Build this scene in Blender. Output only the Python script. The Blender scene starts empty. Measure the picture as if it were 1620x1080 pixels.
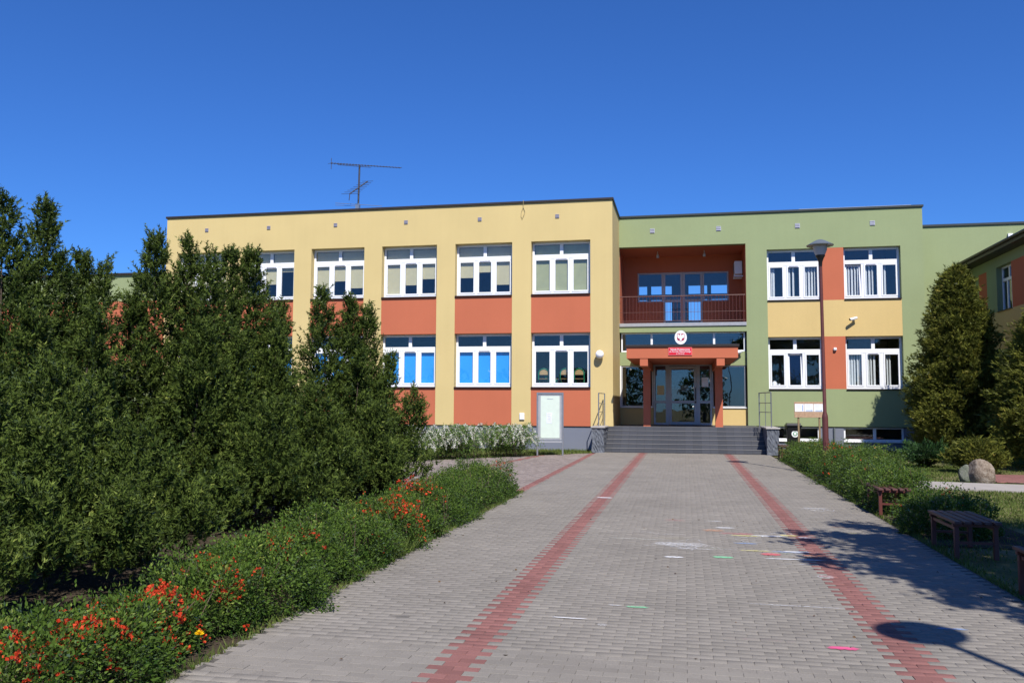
import bpy, bmesh, math, random
import numpy as np
from mathutils import Vector, Matrix, Euler
random.seed(7); RNG = np.random.default_rng(11)
S = bpy.context.scene
COL = S.collection
R = math.radians

# ------------------------------------------------------------------ camera, sky, sun, exposure
def cam_matrix(yaw, pitch, roll):
    cy, sy, cp, sp = math.cos(yaw), math.sin(yaw), math.cos(pitch), math.sin(pitch)
    f = Vector((-sy*cp, cy*cp, sp)); r = Vector((cy, sy, 0)); u = r.cross(f)
    r2 = r*math.cos(roll) + u*math.sin(roll); u2 = u*math.cos(roll) - r*math.sin(roll)
    return Matrix((r2, u2, -f)).transposed().to_4x4()
cd = bpy.data.cameras.new('camera'); cam = bpy.data.objects.new('camera', cd); COL.objects.link(cam)
cam.matrix_world = Matrix.Translation((0, 0, 1.75)) @ cam_matrix(R(11.55), R(4.28), R(0.29))
cd.sensor_width = 36; cd.lens = 1335/1620*36; cd.clip_start = 0.05; cd.clip_end = 5000
S.camera = cam
SUN_AZ, SUN_EL = R(22), R(49.5)
SD = Vector((math.sin(SUN_AZ)*math.cos(SUN_EL), -math.cos(SUN_AZ)*math.cos(SUN_EL), math.sin(SUN_EL)))
W = bpy.data.worlds.new('World'); S.world = W; W.use_nodes = True
nt = W.node_tree; nt.nodes.clear()
sky = nt.nodes.new('ShaderNodeTexSky'); sky.sky_type = 'NISHITA'; sky.sun_disc = False
sky.sun_elevation = SUN_EL; sky.sun_rotation = math.atan2(SD.x, SD.y)
sky.altitude = 100; sky.air_density = 1.0; sky.dust_density = 0.15; sky.ozone_density = 5.0
bg = nt.nodes.new('ShaderNodeBackground'); bg.inputs[1].default_value = 0.074
wo = nt.nodes.new('ShaderNodeOutputWorld')
tint = nt.nodes.new('ShaderNodeVectorMath'); tint.operation = 'MULTIPLY'; tint.inputs[1].default_value = (.42, .84, 1.52)   # deep clean spring air
nt.links.new(sky.outputs[0], tint.inputs[0]); nt.links.new(tint.outputs[0], bg.inputs[0]); nt.links.new(bg.outputs[0], wo.inputs[0])
sl = bpy.data.lights.new('sun', 'SUN'); sl.energy = 5.0; sl.angle = R(0.53); sl.color = (1.0, 0.955, 0.88)
so = bpy.data.objects.new('sun', sl); COL.objects.link(so)
so.rotation_euler = SD.to_track_quat('Z', 'Y').to_euler(); so.location = SD*60
S.view_settings.view_transform = 'Standard'; S.view_settings.look = 'None'
S.view_settings.exposure = 0.33; S.view_settings.gamma = 1.0; S.view_settings.use_curve_mapping = False
S.render.engine = 'CYCLES'
S.cycles.max_bounces = 8; S.cycles.transparent_max_bounces = 12; S.cycles.use_denoising = True

# ------------------------------------------------------------------ object helpers
def props(o, label=None, cat=None, group=None, kind=None):
    for k, v in (('label', label), ('category', cat), ('group', group), ('kind', kind)):
        if v: o[k] = v
    return o
def empty(name, loc, label, cat, group=None, rz=0):
    o = bpy.data.objects.new(name, None); COL.objects.link(o)
    o.location = loc; o.rotation_euler = (0, 0, rz); o.empty_display_size = .2
    return props(o, label, cat, group)
def link(name, me, m=None, parent=None, loc=None):
    o = bpy.data.objects.new(name, me); COL.objects.link(o)
    if m: me.materials.append(m)
    if parent:
        o.parent = parent
        if loc is None:      # vertices were given in world space: cancel the parents' placement
            M = Matrix.Identity(4); p = parent
            while p: M = p.matrix_local_ if False else (Matrix.LocRotScale(p.location, p.rotation_euler, p.scale) @ M); p = p.parent
            me.transform(M.inverted())
    if loc is not None: o.location = loc
    return o
class MB:
    """collects boxes, tubes and lathes into one bmesh"""
    def __init__(s): s.b = bmesh.new()
    def box(s, x0, x1, y0, y1, z0, z1, bev=0, mat=None):
        g = bmesh.ops.create_cube(s.b, size=1)
        M = Matrix.Translation(((x0+x1)/2, (y0+y1)/2, (z0+z1)/2)) @ Matrix.Diagonal((abs(x1-x0), abs(y1-y0), abs(z1-z0), 1))
        if mat is not None: M = mat @ M
        bmesh.ops.transform(s.b, matrix=M, verts=g['verts'])
        if bev:
            es = list({e for v in g['verts'] for e in v.link_edges})
            bmesh.ops.bevel(s.b, geom=es, offset=bev, segments=1, affect='EDGES')
        return s
    def tube(s, pts, r, seg=8, r2=None):
        pts = [Vector(p) for p in pts]; n = len(pts); rings = []
        for i, p in enumerate(pts):
            d = (pts[min(i+1, n-1)] - pts[max(i-1, 0)]).normalized()
            a = d.orthogonal().normalized(); c = d.cross(a)
            rr = r if r2 is None else r + (r2-r)*i/max(n-1, 1)
            rings.append([s.b.verts.new(p + (a*math.cos(t)+c*math.sin(t))*rr) for t in [2*math.pi*k/seg for k in range(seg)]])
        for A, B in zip(rings, rings[1:]):
            for k in range(seg): s.b.faces.new((A[k], A[(k+1) % seg], B[(k+1) % seg], B[k]))
        s.b.faces.new(rings[0][::-1]); s.b.faces.new(rings[-1])
        return s
    def lathe(s, prof, c, seg=24):
        rings = []
        for r, z in prof:
            rings.append([s.b.verts.new((c[0]+r*math.cos(2*math.pi*k/seg), c[1]+r*math.sin(2*math.pi*k/seg), c[2]+z)) for k in range(seg)] if r > 1e-5
                         else [s.b.verts.new((c[0], c[1], c[2]+z))])
        for A, B in zip(rings, rings[1:]):
            for k in range(seg):
                a0, a1 = A[k % len(A)], A[(k+1) % len(A)]; b0, b1 = B[k % len(B)], B[(k+1) % len(B)]
                vs = []
                for v in (a0, a1, b1, b0):
                    if v not in vs: vs.append(v)
                if len(vs) > 2: s.b.faces.new(vs)
        return s
    def poly(s, pts, ext):
        """flat outline pts extruded by vector ext"""
        a = [s.b.verts.new(p) for p in pts]; e = Vector(ext); c = [s.b.verts.new(Vector(p)+e) for p in pts]
        n = len(a); s.b.faces.new(a[::-1]); s.b.faces.new(c)
        for k in range(n): s.b.faces.new((a[k], a[(k+1) % n], c[(k+1) % n], c[k]))
        return s
    def out(s, name, m, parent=None, smooth=False, loc=None, **kw):
        me = bpy.data.meshes.new(name)
        bmesh.ops.recalc_face_normals(s.b, faces=s.b.faces); s.b.to_mesh(me); s.b.free()
        if smooth:
            for p in me.polygons: p.use_smooth = True
            try: me.set_sharp_from_angle(angle=R(40))
            except Exception: pass
        return props(link(name, me, m, parent, loc), **kw)
def box(name, m, x0, x1, y0, y1, z0, z1, parent=None, bev=0, **kw):
    return MB().box(x0, x1, y0, y1, z0, z1, bev).out(name, m, parent, **kw)
def grid_wall(name, m, xs, zs, filled, y0, y1, parent=None, **kw):
    """one welded slab in the xz plane with openings; filled(i, j) says whether cell i, j is wall"""
    b = bmesh.new(); V = {}
    def v(i, j, k):
        if (i, j, k) not in V: V[i, j, k] = b.verts.new((xs[i], (y0, y1)[k], zs[j]))
        return V[i, j, k]
    nx, nz = len(xs)-1, len(zs)-1
    F = lambda i, j: 0 <= i < nx and 0 <= j < nz and filled(i, j)
    for i in range(nx):
        for j in range(nz):
            if not F(i, j): continue
            b.faces.new((v(i, j, 0), v(i+1, j, 0), v(i+1, j+1, 0), v(i, j+1, 0)))
            b.faces.new((v(i, j, 1), v(i, j+1, 1), v(i+1, j+1, 1), v(i+1, j, 1)))
            if not F(i-1, j): b.faces.new((v(i, j, 0), v(i, j+1, 0), v(i, j+1, 1), v(i, j, 1)))
            if not F(i+1, j): b.faces.new((v(i+1, j, 0), v(i+1, j, 1), v(i+1, j+1, 1), v(i+1, j+1, 0)))
            if not F(i, j-1): b.faces.new((v(i, j, 0), v(i, j, 1), v(i+1, j, 1), v(i+1, j, 0)))
            if not F(i, j+1): b.faces.new((v(i, j+1, 0), v(i+1, j+1, 0), v(i+1, j+1, 1), v(i, j+1, 1)))
    me = bpy.data.meshes.new(name); bmesh.ops.recalc_face_normals(b, faces=b.faces); b.to_mesh(me); b.free()
    return props(link(name, me, m, parent), **kw)
def raw_mesh(name, V, Fc, m, parent=None, tone=None, **kw):
    """numpy verts (n,3) and faces (k,3) or (k,4) as one mesh; tone = per-vertex float attribute"""
    me = bpy.data.meshes.new(name); n, k, w = len(V), len(Fc), Fc.shape[1]
    me.vertices.add(n); me.vertices.foreach_set('co', np.ascontiguousarray(V, dtype=np.float32).ravel())
    me.loops.add(k*w); me.loops.foreach_set('vertex_index', np.ascontiguousarray(Fc, dtype=np.int32).ravel())
    me.polygons.add(k); me.polygons.foreach_set('loop_start', np.arange(0, k*w, w, dtype=np.int32))
    try: me.polygons.foreach_set('loop_total', np.full(k, w, dtype=np.int32))
    except Exception: pass
    me.update(calc_edges=True)
    if tone is not None:
        a = me.attributes.new('tone', 'FLOAT', 'POINT'); a.data.foreach_set('value', np.asarray(tone, dtype=np.float32))
    return props(link(name, me, m, parent), **kw)
def copy_thing(root, loc, rz, label, group=None):
    r = root.copy(); COL.objects.link(r); r.location = loc; r.rotation_euler = (0, 0, rz); r['label'] = label
    if group: r['group'] = group
    def kids(src, dst):
        for ch in src.children:
            c = ch.copy(); COL.objects.link(c); c.parent = dst; kids(ch, c)
    kids(root, r)
    return r

# ------------------------------------------------------------------ materials
def new_mat(name):
    m = bpy.data.materials.new(name); m.use_nodes = True; t = m.node_tree
    return m, t, t.nodes['Principled BSDF']
def N(t, kind, **kw):
    n = t.nodes.new(kind)
    for k, v in kw.items():
        if isinstance(k, str) and hasattr(n, k): setattr(n, k, v)
        else: n.inputs[k].default_value = v
    return n
def flat(name, c, rough=.6, metal=0, var=.08, scale=6, bump=0, bscale=60, spec=.4):
    """plain colour with a faint mottling and optional fine relief"""
    m, t, p = new_mat(name)
    tc = N(t, 'ShaderNodeTexCoord'); no = N(t, 'ShaderNodeTexNoise'); no.inputs['Scale'].default_value = scale; no.inputs['Detail'].default_value = 5
    t.links.new(tc.outputs['Object'], no.inputs['Vector'])
    mr = N(t, 'ShaderNodeMapRange'); mr.inputs[1].default_value = .25; mr.inputs[2].default_value = .75
    mr.inputs[3].default_value = 1-var; mr.inputs[4].default_value = 1+var
    t.links.new(no.outputs[0], mr.inputs[0])
    mx = N(t, 'ShaderNodeVectorMath', operation='SCALE'); mx.inputs[0].default_value = c
    t.links.new(mr.outputs[0], mx.inputs['Scale']); t.links.new(mx.outputs[0], p.inputs['Base Color'])
    p.inputs['Roughness'].default_value = rough; p.inputs['Metallic'].default_value = metal
    p.inputs['Specular IOR Level'].default_value = spec
    if bump:
        n2 = N(t, 'ShaderNodeTexNoise'); n2.inputs['Scale'].default_value = bscale; n2.inputs['Detail'].default_value = 4
        t.links.new(tc.outputs['Object'], n2.inputs['Vector'])
        bp = N(t, 'ShaderNodeBump'); bp.inputs['Strength'].default_value = bump; bp.inputs['Distance'].default_value = .01
        t.links.new(n2.outputs[0], bp.inputs['Height']); t.links.new(bp.outputs[0], p.inputs['Normal'])
    return m
def plaster(name, c):
    """painted render: fine grain, broad fading, faint vertical rain streaks"""
    m, t, p = new_mat(name)
    ge = N(t, 'ShaderNodeNewGeometry')
    n1 = N(t, 'ShaderNodeTexNoise'); n1.inputs['Scale'].default_value = .7; n1.inputs['Detail'].default_value = 6
    mp = N(t, 'ShaderNodeMapping'); mp.inputs['Scale'].default_value = (3.0, 3.0, .12)
    n2 = N(t, 'ShaderNodeTexNoise'); n2.inputs['Scale'].default_value = 1.6; n2.inputs['Detail'].default_value = 5
    n3 = N(t, 'ShaderNodeTexNoise'); n3.inputs['Scale'].default_value = 55; n3.inputs['Detail'].default_value = 3
    t.links.new(ge.outputs['Position'], n1.inputs['Vector']); t.links.new(ge.outputs['Position'], mp.inputs[0])
    t.links.new(mp.outputs[0], n2.inputs['Vector']); t.links.new(ge.outputs['Position'], n3.inputs['Vector'])
    def rng(src, lo, hi):
        r = N(t, 'ShaderNodeMapRange'); r.inputs[1].default_value = .3; r.inputs[2].default_value = .7
        r.inputs[3].default_value = lo; r.inputs[4].default_value = hi; t.links.new(src, r.inputs[0]); return r.outputs[0]
    m1 = N(t, 'ShaderNodeMath', operation='MULTIPLY'); t.links.new(rng(n1.outputs[0], .965, 1.03), m1.inputs[0]); t.links.new(rng(n2.outputs[0], .985, 1.01), m1.inputs[1])
    m2 = N(t, 'ShaderNodeMath', operation='MULTIPLY'); t.links.new(m1.outputs[0], m2.inputs[0]); t.links.new(rng(n3.outputs[0], .95, 1.05), m2.inputs[1])
    v = N(t, 'ShaderNodeVectorMath', operation='SCALE'); v.inputs[0].default_value = c
    t.links.new(m2.outputs[0], v.inputs['Scale']); t.links.new(v.outputs[0], p.inputs['Base Color'])
    bp = N(t, 'ShaderNodeBump'); bp.inputs['Strength'].default_value = .35; bp.inputs['Distance'].default_value = .006
    t.links.new(n3.outputs[0], bp.inputs['Height']); t.links.new(bp.outputs[0], p.inputs['Normal'])
    p.inputs['Roughness'].default_value = .92; p.inputs['Specular IOR Level'].default_value = .2
    return m
def foliage(name, dark, light, trans=.3, gloss=.25, tip=None):
    m, t, p = new_mat(name); t.nodes.remove(p); out = t.nodes['Material Output']
    at = N(t, 'ShaderNodeAttribute', attribute_name='tone')
    cr = N(t, 'ShaderNodeValToRGB'); cr.color_ramp.elements[0].color = (*dark, 1); cr.color_ramp.elements[1].color = (*light, 1)
    if tip:
        e = cr.color_ramp.elements.new(.9); e.color = (*light, 1); cr.color_ramp.elements[-1].color = (*tip, 1)
    t.links.new(at.outputs['Fac'], cr.inputs[0])
    d = N(t, 'ShaderNodeBsdfDiffuse'); tr = N(t, 'ShaderNodeBsdfTranslucent'); g = N(t, 'ShaderNodeBsdfGlossy'); g.inputs['Roughness'].default_value = .45
    g.inputs['Color'].default_value = (.5, .5, .5, 1)
    for b in (d, tr): t.links.new(cr.outputs[0], b.inputs['Color'])
    a = N(t, 'ShaderNodeMixShader'); a.inputs[0].default_value = trans; t.links.new(d.outputs[0], a.inputs[1]); t.links.new(tr.outputs[0], a.inputs[2])
    fr = N(t, 'ShaderNodeFresnel'); fr.inputs[0].default_value = 1.35
    ml = N(t, 'ShaderNodeMath', operation='MULTIPLY'); ml.inputs[1].default_value = gloss*1.6; ml.use_clamp = True; t.links.new(fr.outputs[0], ml.inputs[0])
    c = N(t, 'ShaderNodeMixShader'); t.links.new(ml.outputs[0], c.inputs[0]); t.links.new(a.outputs[0], c.inputs[1]); t.links.new(g.outputs[0], c.inputs[2])
    t.links.new(c.outputs[0], out.inputs[0])
    return m
def glass_mat(name, tint=(.9, .92, .94), refl=1.0):
    m, t, p = new_mat(name); t.nodes.remove(p); out = t.nodes['Material Output']
    tr = N(t, 'ShaderNodeBsdfTransparent'); tr.inputs[0].default_value = (*tint, 1)
    g = N(t, 'ShaderNodeBsdfGlossy'); g.inputs['Roughness'].default_value = .01; g.inputs[0].default_value = (.95, .97, 1, 1)
    # Schlick reflectance, the same from both faces of the sheet
    gi = N(t, 'ShaderNodeNewGeometry'); dt = N(t, 'ShaderNodeVectorMath', operation='DOT_PRODUCT'); t.links.new(gi.outputs['Incoming'], dt.inputs[0]); t.links.new(gi.outputs['Normal'], dt.inputs[1])
    ab = N(t, 'ShaderNodeMath', operation='ABSOLUTE'); t.links.new(dt.outputs['Value'], ab.inputs[0])
    iv = N(t, 'ShaderNodeMath', operation='SUBTRACT'); iv.inputs[0].default_value = 1; t.links.new(ab.outputs[0], iv.inputs[1])
    pw = N(t, 'ShaderNodeMath', operation='POWER'); pw.inputs[1].default_value = 5; t.links.new(iv.outputs[0], pw.inputs[0])
    fr = N(t, 'ShaderNodeMath', operation='MULTIPLY_ADD'); fr.inputs[1].default_value = .955; fr.inputs[2].default_value = .045; t.links.new(pw.outputs[0], fr.inputs[0])
    # slow wobble of the pane, as float glass in a frame has
    no = N(t, 'ShaderNodeTexNoise'); no.inputs['Scale'].default_value = .9
    ge = N(t, 'ShaderNodeNewGeometry'); t.links.new(ge.outputs['Position'], no.inputs['Vector'])
    bp = N(t, 'ShaderNodeBump'); bp.inputs['Strength'].default_value = .05; bp.inputs['Distance'].default_value = .05
    t.links.new(no.outputs[0], bp.inputs['Height']); t.links.new(bp.outputs[0], g.inputs['Normal'])
    ml = N(t, 'ShaderNodeMath', operation='MULTIPLY'); ml.inputs[1].default_value = refl; ml.use_clamp = True; t.links.new(fr.outputs[0], ml.inputs[0])
    x = N(t, 'ShaderNodeMixShader'); t.links.new(ml.outputs[0], x.inputs[0]); t.links.new(tr.outputs[0], x.inputs[1]); t.links.new(g.outputs[0], x.inputs[2])
    t.links.new(x.outputs[0], out.inputs[0])
    return m
def paver_mat(name, c, var=.16):
    """concrete paver: every stone its own tone, sandy grain, a few darker stains"""
    m, t, p = new_mat(name)
    ge = N(t, 'ShaderNodeNewGeometry'); oi = N(t, 'ShaderNodeObjectInfo')
    ad = N(t, 'ShaderNodeMath', operation='ADD'); t.links.new(ge.outputs['Random Per Island'], ad.inputs[0]); t.links.new(oi.outputs['Random'], ad.inputs[1])
    fr = N(t, 'ShaderNodeMath', operation='FRACT'); t.links.new(ad.outputs[0], fr.inputs[0])
    r1 = N(t, 'ShaderNodeMapRange'); r1.inputs[3].default_value = 1-var; r1.inputs[4].default_value = 1+var; t.links.new(fr.outputs[0], r1.inputs[0])
    n1 = N(t, 'ShaderNodeTexNoise'); n1.inputs['Scale'].default_value = 140; n1.inputs['Detail'].default_value = 4
    n2 = N(t, 'ShaderNodeTexNoise'); n2.inputs['Scale'].default_value = .55; n2.inputs['Detail'].default_value = 7; n2.inputs['Roughness'].default_value = .65
    for n in (n1, n2): t.links.new(ge.outputs['Position'], n.inputs['Vector'])
    r2 = N(t, 'ShaderNodeMapRange'); r2.inputs[1].default_value = .3; r2.inputs[2].default_value = .7; r2.inputs[3].default_value = .8; r2.inputs[4].default_value = 1.2; t.links.new(n1.outputs[0], r2.inputs[0])
    r3 = N(t, 'ShaderNodeMapRange'); r3.inputs[1].default_value = .3; r3.inputs[2].default_value = .7; r3.inputs[3].default_value = .87; r3.inputs[4].default_value = 1.1; t.links.new(n2.outputs[0], r3.inputs[0])
    a = N(t, 'ShaderNodeMath', operation='MULTIPLY'); t.links.new(r1.outputs[0], a.inputs[0]); t.links.new(r2.outputs[0], a.inputs[1])
    b = N(t, 'ShaderNodeMath', operation='MULTIPLY'); t.links.new(a.outputs[0], b.inputs[0]); t.links.new(r3.outputs[0], b.inputs[1])
    v = N(t, 'ShaderNodeVectorMath', operation='SCALE'); v.inputs[0].default_value = c; t.links.new(b.outputs[0], v.inputs['Scale'])
    t.links.new(v.outputs[0], p.inputs['Base Color']); p.inputs['Roughness'].default_value = .9; p.inputs['Specular IOR Level'].default_value = .25
    bp = N(t, 'ShaderNodeBump'); bp.inputs['Strength'].default_value = .4; bp.inputs['Distance'].default_value = .003
    t.links.new(n1.outputs[0], bp.inputs['Height']); t.links.new(bp.outputs[0], p.inputs['Normal'])
    return m
def ground_mat(name, c1, c2, c3, scale=.9):
    m, t, p = new_mat(name)
    ge = N(t, 'ShaderNodeNewGeometry')
    n1 = N(t, 'ShaderNodeTexNoise'); n1.inputs['Scale'].default_value = scale; n1.inputs['Detail'].default_value = 8; n1.inputs['Roughness'].default_value = .7
    n2 = N(t, 'ShaderNodeTexNoise'); n2.inputs['Scale'].default_value = 30; n2.inputs['Detail'].default_value = 5
    for n in (n1, n2): t.links.new(ge.outputs['Position'], n.inputs['Vector'])
    mx = N(t, 'ShaderNodeMath', operation='ADD'); mu = N(t, 'ShaderNodeMath', operation='MULTIPLY'); mu.inputs[1].default_value = .35
    t.links.new(n2.outputs[0], mu.inputs[0]); t.links.new(n1.outputs[0], mx.inputs[0]); t.links.new(mu.outputs[0], mx.inputs[1])
    cr = N(t, 'ShaderNodeValToRGB'); cr.color_ramp.elements[0].position = .5; cr.color_ramp.elements[0].color = (*c1, 1)
    cr.color_ramp.elements[1].position = .85; cr.color_ramp.elements[1].color = (*c3, 1)
    e = cr.color_ramp.elements.new(.66); e.color = (*c2, 1)
    t.links.new(mx.outputs[0], cr.inputs[0]); t.links.new(cr.outputs[0], p.inputs['Base Color'])
    bp = N(t, 'ShaderNodeBump'); bp.inputs['Strength'].default_value = .6; bp.inputs['Distance'].default_value = .03
    t.links.new(n2.outputs[0], bp.inputs['Height']); t.links.new(bp.outputs[0], p.inputs['Normal'])
    p.inputs['Roughness'].default_value = .95; p.inputs['Specular IOR Level'].default_value = .1
    return m
def chalk_mat(name, c, cover=.5, scale=70, soft=True):
    """chalk dust caught on the grain of the stone: patchy, see-through between the grains"""
    m, t, p = new_mat(name)
    ge = N(t, 'ShaderNodeNewGeometry'); mp = N(t, 'ShaderNodeMapping'); mp.inputs['Scale'].default_value = (.45, 1.6, 1)
    n1 = N(t, 'ShaderNodeTexNoise'); n1.inputs['Scale'].default_value = scale; n1.inputs['Detail'].default_value = 6; n1.inputs['Roughness'].default_value = .75
    t.links.new(ge.outputs['Position'], mp.inputs[0]); t.links.new(mp.outputs[0], n1.inputs['Vector'])
    r = N(t, 'ShaderNodeMapRange'); r.inputs[1].default_value = .68-cover*.5; r.inputs[2].default_value = .82-cover*.4; r.inputs[4].default_value = .85
    t.links.new(n1.outputs[0], r.inputs[0])
    if soft:
        tc = N(t, 'ShaderNodeTexCoord'); sx = N(t, 'ShaderNodeSeparateXYZ'); t.links.new(tc.outputs['Generated'], sx.inputs[0]); last = r.outputs[0]
        for ax, pwr in ((0, 4), (1, 2.5)):
            a = N(t, 'ShaderNodeMath', operation='MULTIPLY_ADD'); a.inputs[1].default_value = 2; a.inputs[2].default_value = -1; t.links.new(sx.outputs[ax], a.inputs[0])
            b = N(t, 'ShaderNodeMath', operation='ABSOLUTE'); t.links.new(a.outputs[0], b.inputs[0])
            c_ = N(t, 'ShaderNodeMath', operation='POWER'); c_.inputs[1].default_value = pwr; t.links.new(b.outputs[0], c_.inputs[0])
            d = N(t, 'ShaderNodeMath', operation='SUBTRACT'); d.inputs[0].default_value = 1; t.links.new(c_.outputs[0], d.inputs[1])
            e = N(t, 'ShaderNodeMath', operation='MULTIPLY'); e.use_clamp = True; t.links.new(last, e.inputs[0]); t.links.new(d.outputs[0], e.inputs[1]); last = e.outputs[0]
        t.links.new(last, p.inputs['Alpha'])
    else: t.links.new(r.outputs[0], p.inputs['Alpha'])
    p.inputs['Base Color'].default_value = (*c, 1); p.inputs['Roughness'].default_value = 1
    return m

M_YEL = plaster('yellow_render', (.595, .462, .212)); M_ORA = plaster('terracotta_render', (.48, .140, .074)); M_GRN = plaster('green_render', (.275, .322, .168))
M_PLI = plaster('grey_plinth_render', (.175, .19, .235)); M_OCH = plaster('ochre_render', (.60, .44, .19))
M_CAP = flat('brown_roof_sheet', (.045, .035, .03), .45, .3); M_SLATE = flat('slate_roof_sheet', (.05, .055, .05), .45, .3)
M_PVC = flat('white_window_plastic', (.80, .81, .83), .3, 0, .02); M_SILL = flat('brown_sill_metal', (.05, .035, .035), .4, .2)
M_WSILL = flat('white_sill_metal', (.75, .75, .74), .4)
M_ALU = flat('grey_aluminium', (.40, .40, .41), .4, .3); M_ALUB = flat('bronze_aluminium', (.46, .37, .35), .45, .2)
M_GLASS = glass_mat('window_glass', (.91, .93, .94), 1.0); M_DGLASS = glass_mat('dark_entrance_glass', (.68, .70, .72), 1.9)
M_BEIGE = flat('beige_blind_cloth', (.62, .54, .32), .9, 0, .05); M_BLUE = flat('bright_blue_blind_cloth', (.035, .40, .95), .8, 0, .03, 2)
M_SLAT = flat('white_slat_cloth', (.72, .72, .72), .8); M_OLIVE = flat('olive_pleated_blind', (.42, .42, .22), .8, 0, .1, 3)
M_INT = flat('interior_wall_paint', (.28, .27, .25), .9); M_FLOORI = flat('interior_floor', (.12, .10, .09), .7)
M_VENT = flat('vent_grille_grey', (.33, .31, .36), .5, .3); M_VENTW = flat('pale_vent_rim', (.42, .44, .49), .5)
M_CONC = flat('pale_concrete', (.36, .34, .32), .9, 0, .12, 8, .3); M_DARK = flat('black_plastic', (.012, .012, .014), .35)
M_TILE = None
M_STEEL = flat('galvanised_steel', (.42, .42, .42), .35, .8); M_RAILB = flat('dark_brown_rail_paint', (.10, .03, .025), .45)
M_WHITE = flat('white_enamel', (.82, .82, .83), .3, 0, .02); M_RED = flat('sign_red', (.62, .02, .04), .4, 0, .03); M_CRIM = flat('crest_crimson', (.36, .03, .06), .4)
M_INK = flat('print_grey', (.25, .28, .36), .7); M_BLUEINK = flat('print_blue', (.22, .35, .62), .7)
M_WOOD = flat('weathered_board', (.42, .27, .17), .8, 0, .2, 14); M_POST = flat('timber_post', (.24, .17, .09), .8, 0, .15, 20)
M_SLATR = flat('brown_red_bench_paint', (.095, .040, .034), .5, 0, .2, 18, .2); M_BLEG = flat('red_bench_steel', (.115, .034, .028), .45, 0, .1)
M_LPOLE = flat('brown_pole_paint', (.11, .035, .03), .4, 0, .12, 9); M_ANT = flat('weathered_aerial_metal', (.06, .06, .07), .5, .3); M_LCAP = flat('grey_lamp_cap', (.16, .18, .19), .4, .3)
M_OPAL = flat('milky_lamp_bowl', (.42, .42, .43), .35, 0, .02); M_GLOBE = flat('opal_globe', (.85, .86, .88), .25, 0, .01)
M_BARK = flat('bark', (.09, .065, .05), .95, 0, .3, 20, .6, 40); M_TWIG = flat('brown_twig', (.11, .075, .05), .9, 0, .2)
M_SOIL = ground_mat('soil', (.035, .026, .02), (.055, .042, .03), (.08, .06, .042), 2.2)
M_LAWN = ground_mat('lawn_ground', (.075, .085, .03), (.125, .12, .05), (.20, .165, .095), .8)
M_PAV = paver_mat('grey_paver', (.222, .201, .175), .075); M_PAVR = paver_mat('red_paver', (.228, .104, .092), .12)
M_PAVP = paver_mat('rosy_grey_paver', (.235, .195, .175), .16)
M_JOINT = ground_mat('sandy_joint', (.085, .078, .07), (.12, .11, .098), (.16, .145, .13), 5)
M_SLABC = flat('pale_concrete_slab', (.33, .30, .275), .95, 0, .12, 3, .3)
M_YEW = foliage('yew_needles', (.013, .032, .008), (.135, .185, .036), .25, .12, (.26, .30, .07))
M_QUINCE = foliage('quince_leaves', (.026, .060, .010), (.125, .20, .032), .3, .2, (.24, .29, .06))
M_SPIR = foliage('spirea_leaves', (.06, .12, .025), (.16, .26, .05), .3, .15)
M_THUJA = foliage('thuja_sprays', (.035, .052, .012), (.225, .235, .042), .3, .1, (.42, .35, .08))
M_JUNI = foliage('juniper_sprays', (.02, .055, .018), (.07, .15, .045), .2, .2)
M_LEAF = foliage('broad_leaves', (.03, .06, .015), (.09, .16, .035), .35, .25)
M_GRASS = foliage('grass_blades', (.07, .11, .025), (.20, .245, .065), .35, .1, (.33, .28, .13))
M_FLOW = foliage('orange_red_petals', (.40, .03, .012), (.78, .11, .045), .25, .05)
M_BLOS = foliage('white_blossom', (.55, .54, .45), (.84, .83, .75), .25, .05)
M_DAND = foliage('yellow_petals', (.8, .5, .01), (.9, .62, .02), .2, .05)

def tile_mat():
    m, t, p = new_mat('dark_step_tile')
    ge = N(t, 'ShaderNodeNewGeometry'); sp = N(t, 'ShaderNodeSeparateXYZ'); t.links.new(ge.outputs['Position'], sp.inputs[0])
    a = N(t, 'ShaderNodeMath', operation='DIVIDE'); a.inputs[1].default_value = .3; t.links.new(sp.outputs[0], a.inputs[0])
    f = N(t, 'ShaderNodeMath', operation='FRACT'); t.links.new(a.outputs[0], f.inputs[0])
    g = N(t, 'ShaderNodeMath', operation='LESS_THAN'); g.inputs[1].default_value = .03; t.links.new(f.outputs[0], g.inputs[0])
    fl = N(t, 'ShaderNodeMath', operation='FLOOR'); t.links.new(a.outputs[0], fl.inputs[0])
    wn = N(t, 'ShaderNodeTexWhiteNoise', noise_dimensions='1D'); t.links.new(fl.outputs[0], wn.inputs['W'])
    r = N(t, 'ShaderNodeMapRange'); r.inputs[3].default_value = .85; r.inputs[4].default_value = 1.15; t.links.new(wn.outputs[0], r.inputs[0])
    v = N(t, 'ShaderNodeVectorMath', operation='SCALE'); v.inputs[0].default_value = (.066, .068, .078); t.links.new(r.outputs[0], v.inputs['Scale'])
    mx = N(t, 'ShaderNodeMix', data_type='RGBA'); t.links.new(g.outputs[0], mx.inputs[0]); t.links.new(v.outputs[0], mx.inputs[6]); mx.inputs[7].default_value = (.035, .035, .037, 1)
    t.links.new(mx.outputs[2], p.inputs['Base Color']); p.inputs['Roughness'].default_value = .55
    return m
M_TILE = tile_mat(); M_NOSE = flat('worn_step_edge', (.30, .29, .28), .7)
M_STONE = flat('split_grey_stone', (.115, .125, .145), .85, 0, .3, 9, .8, 22)

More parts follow.
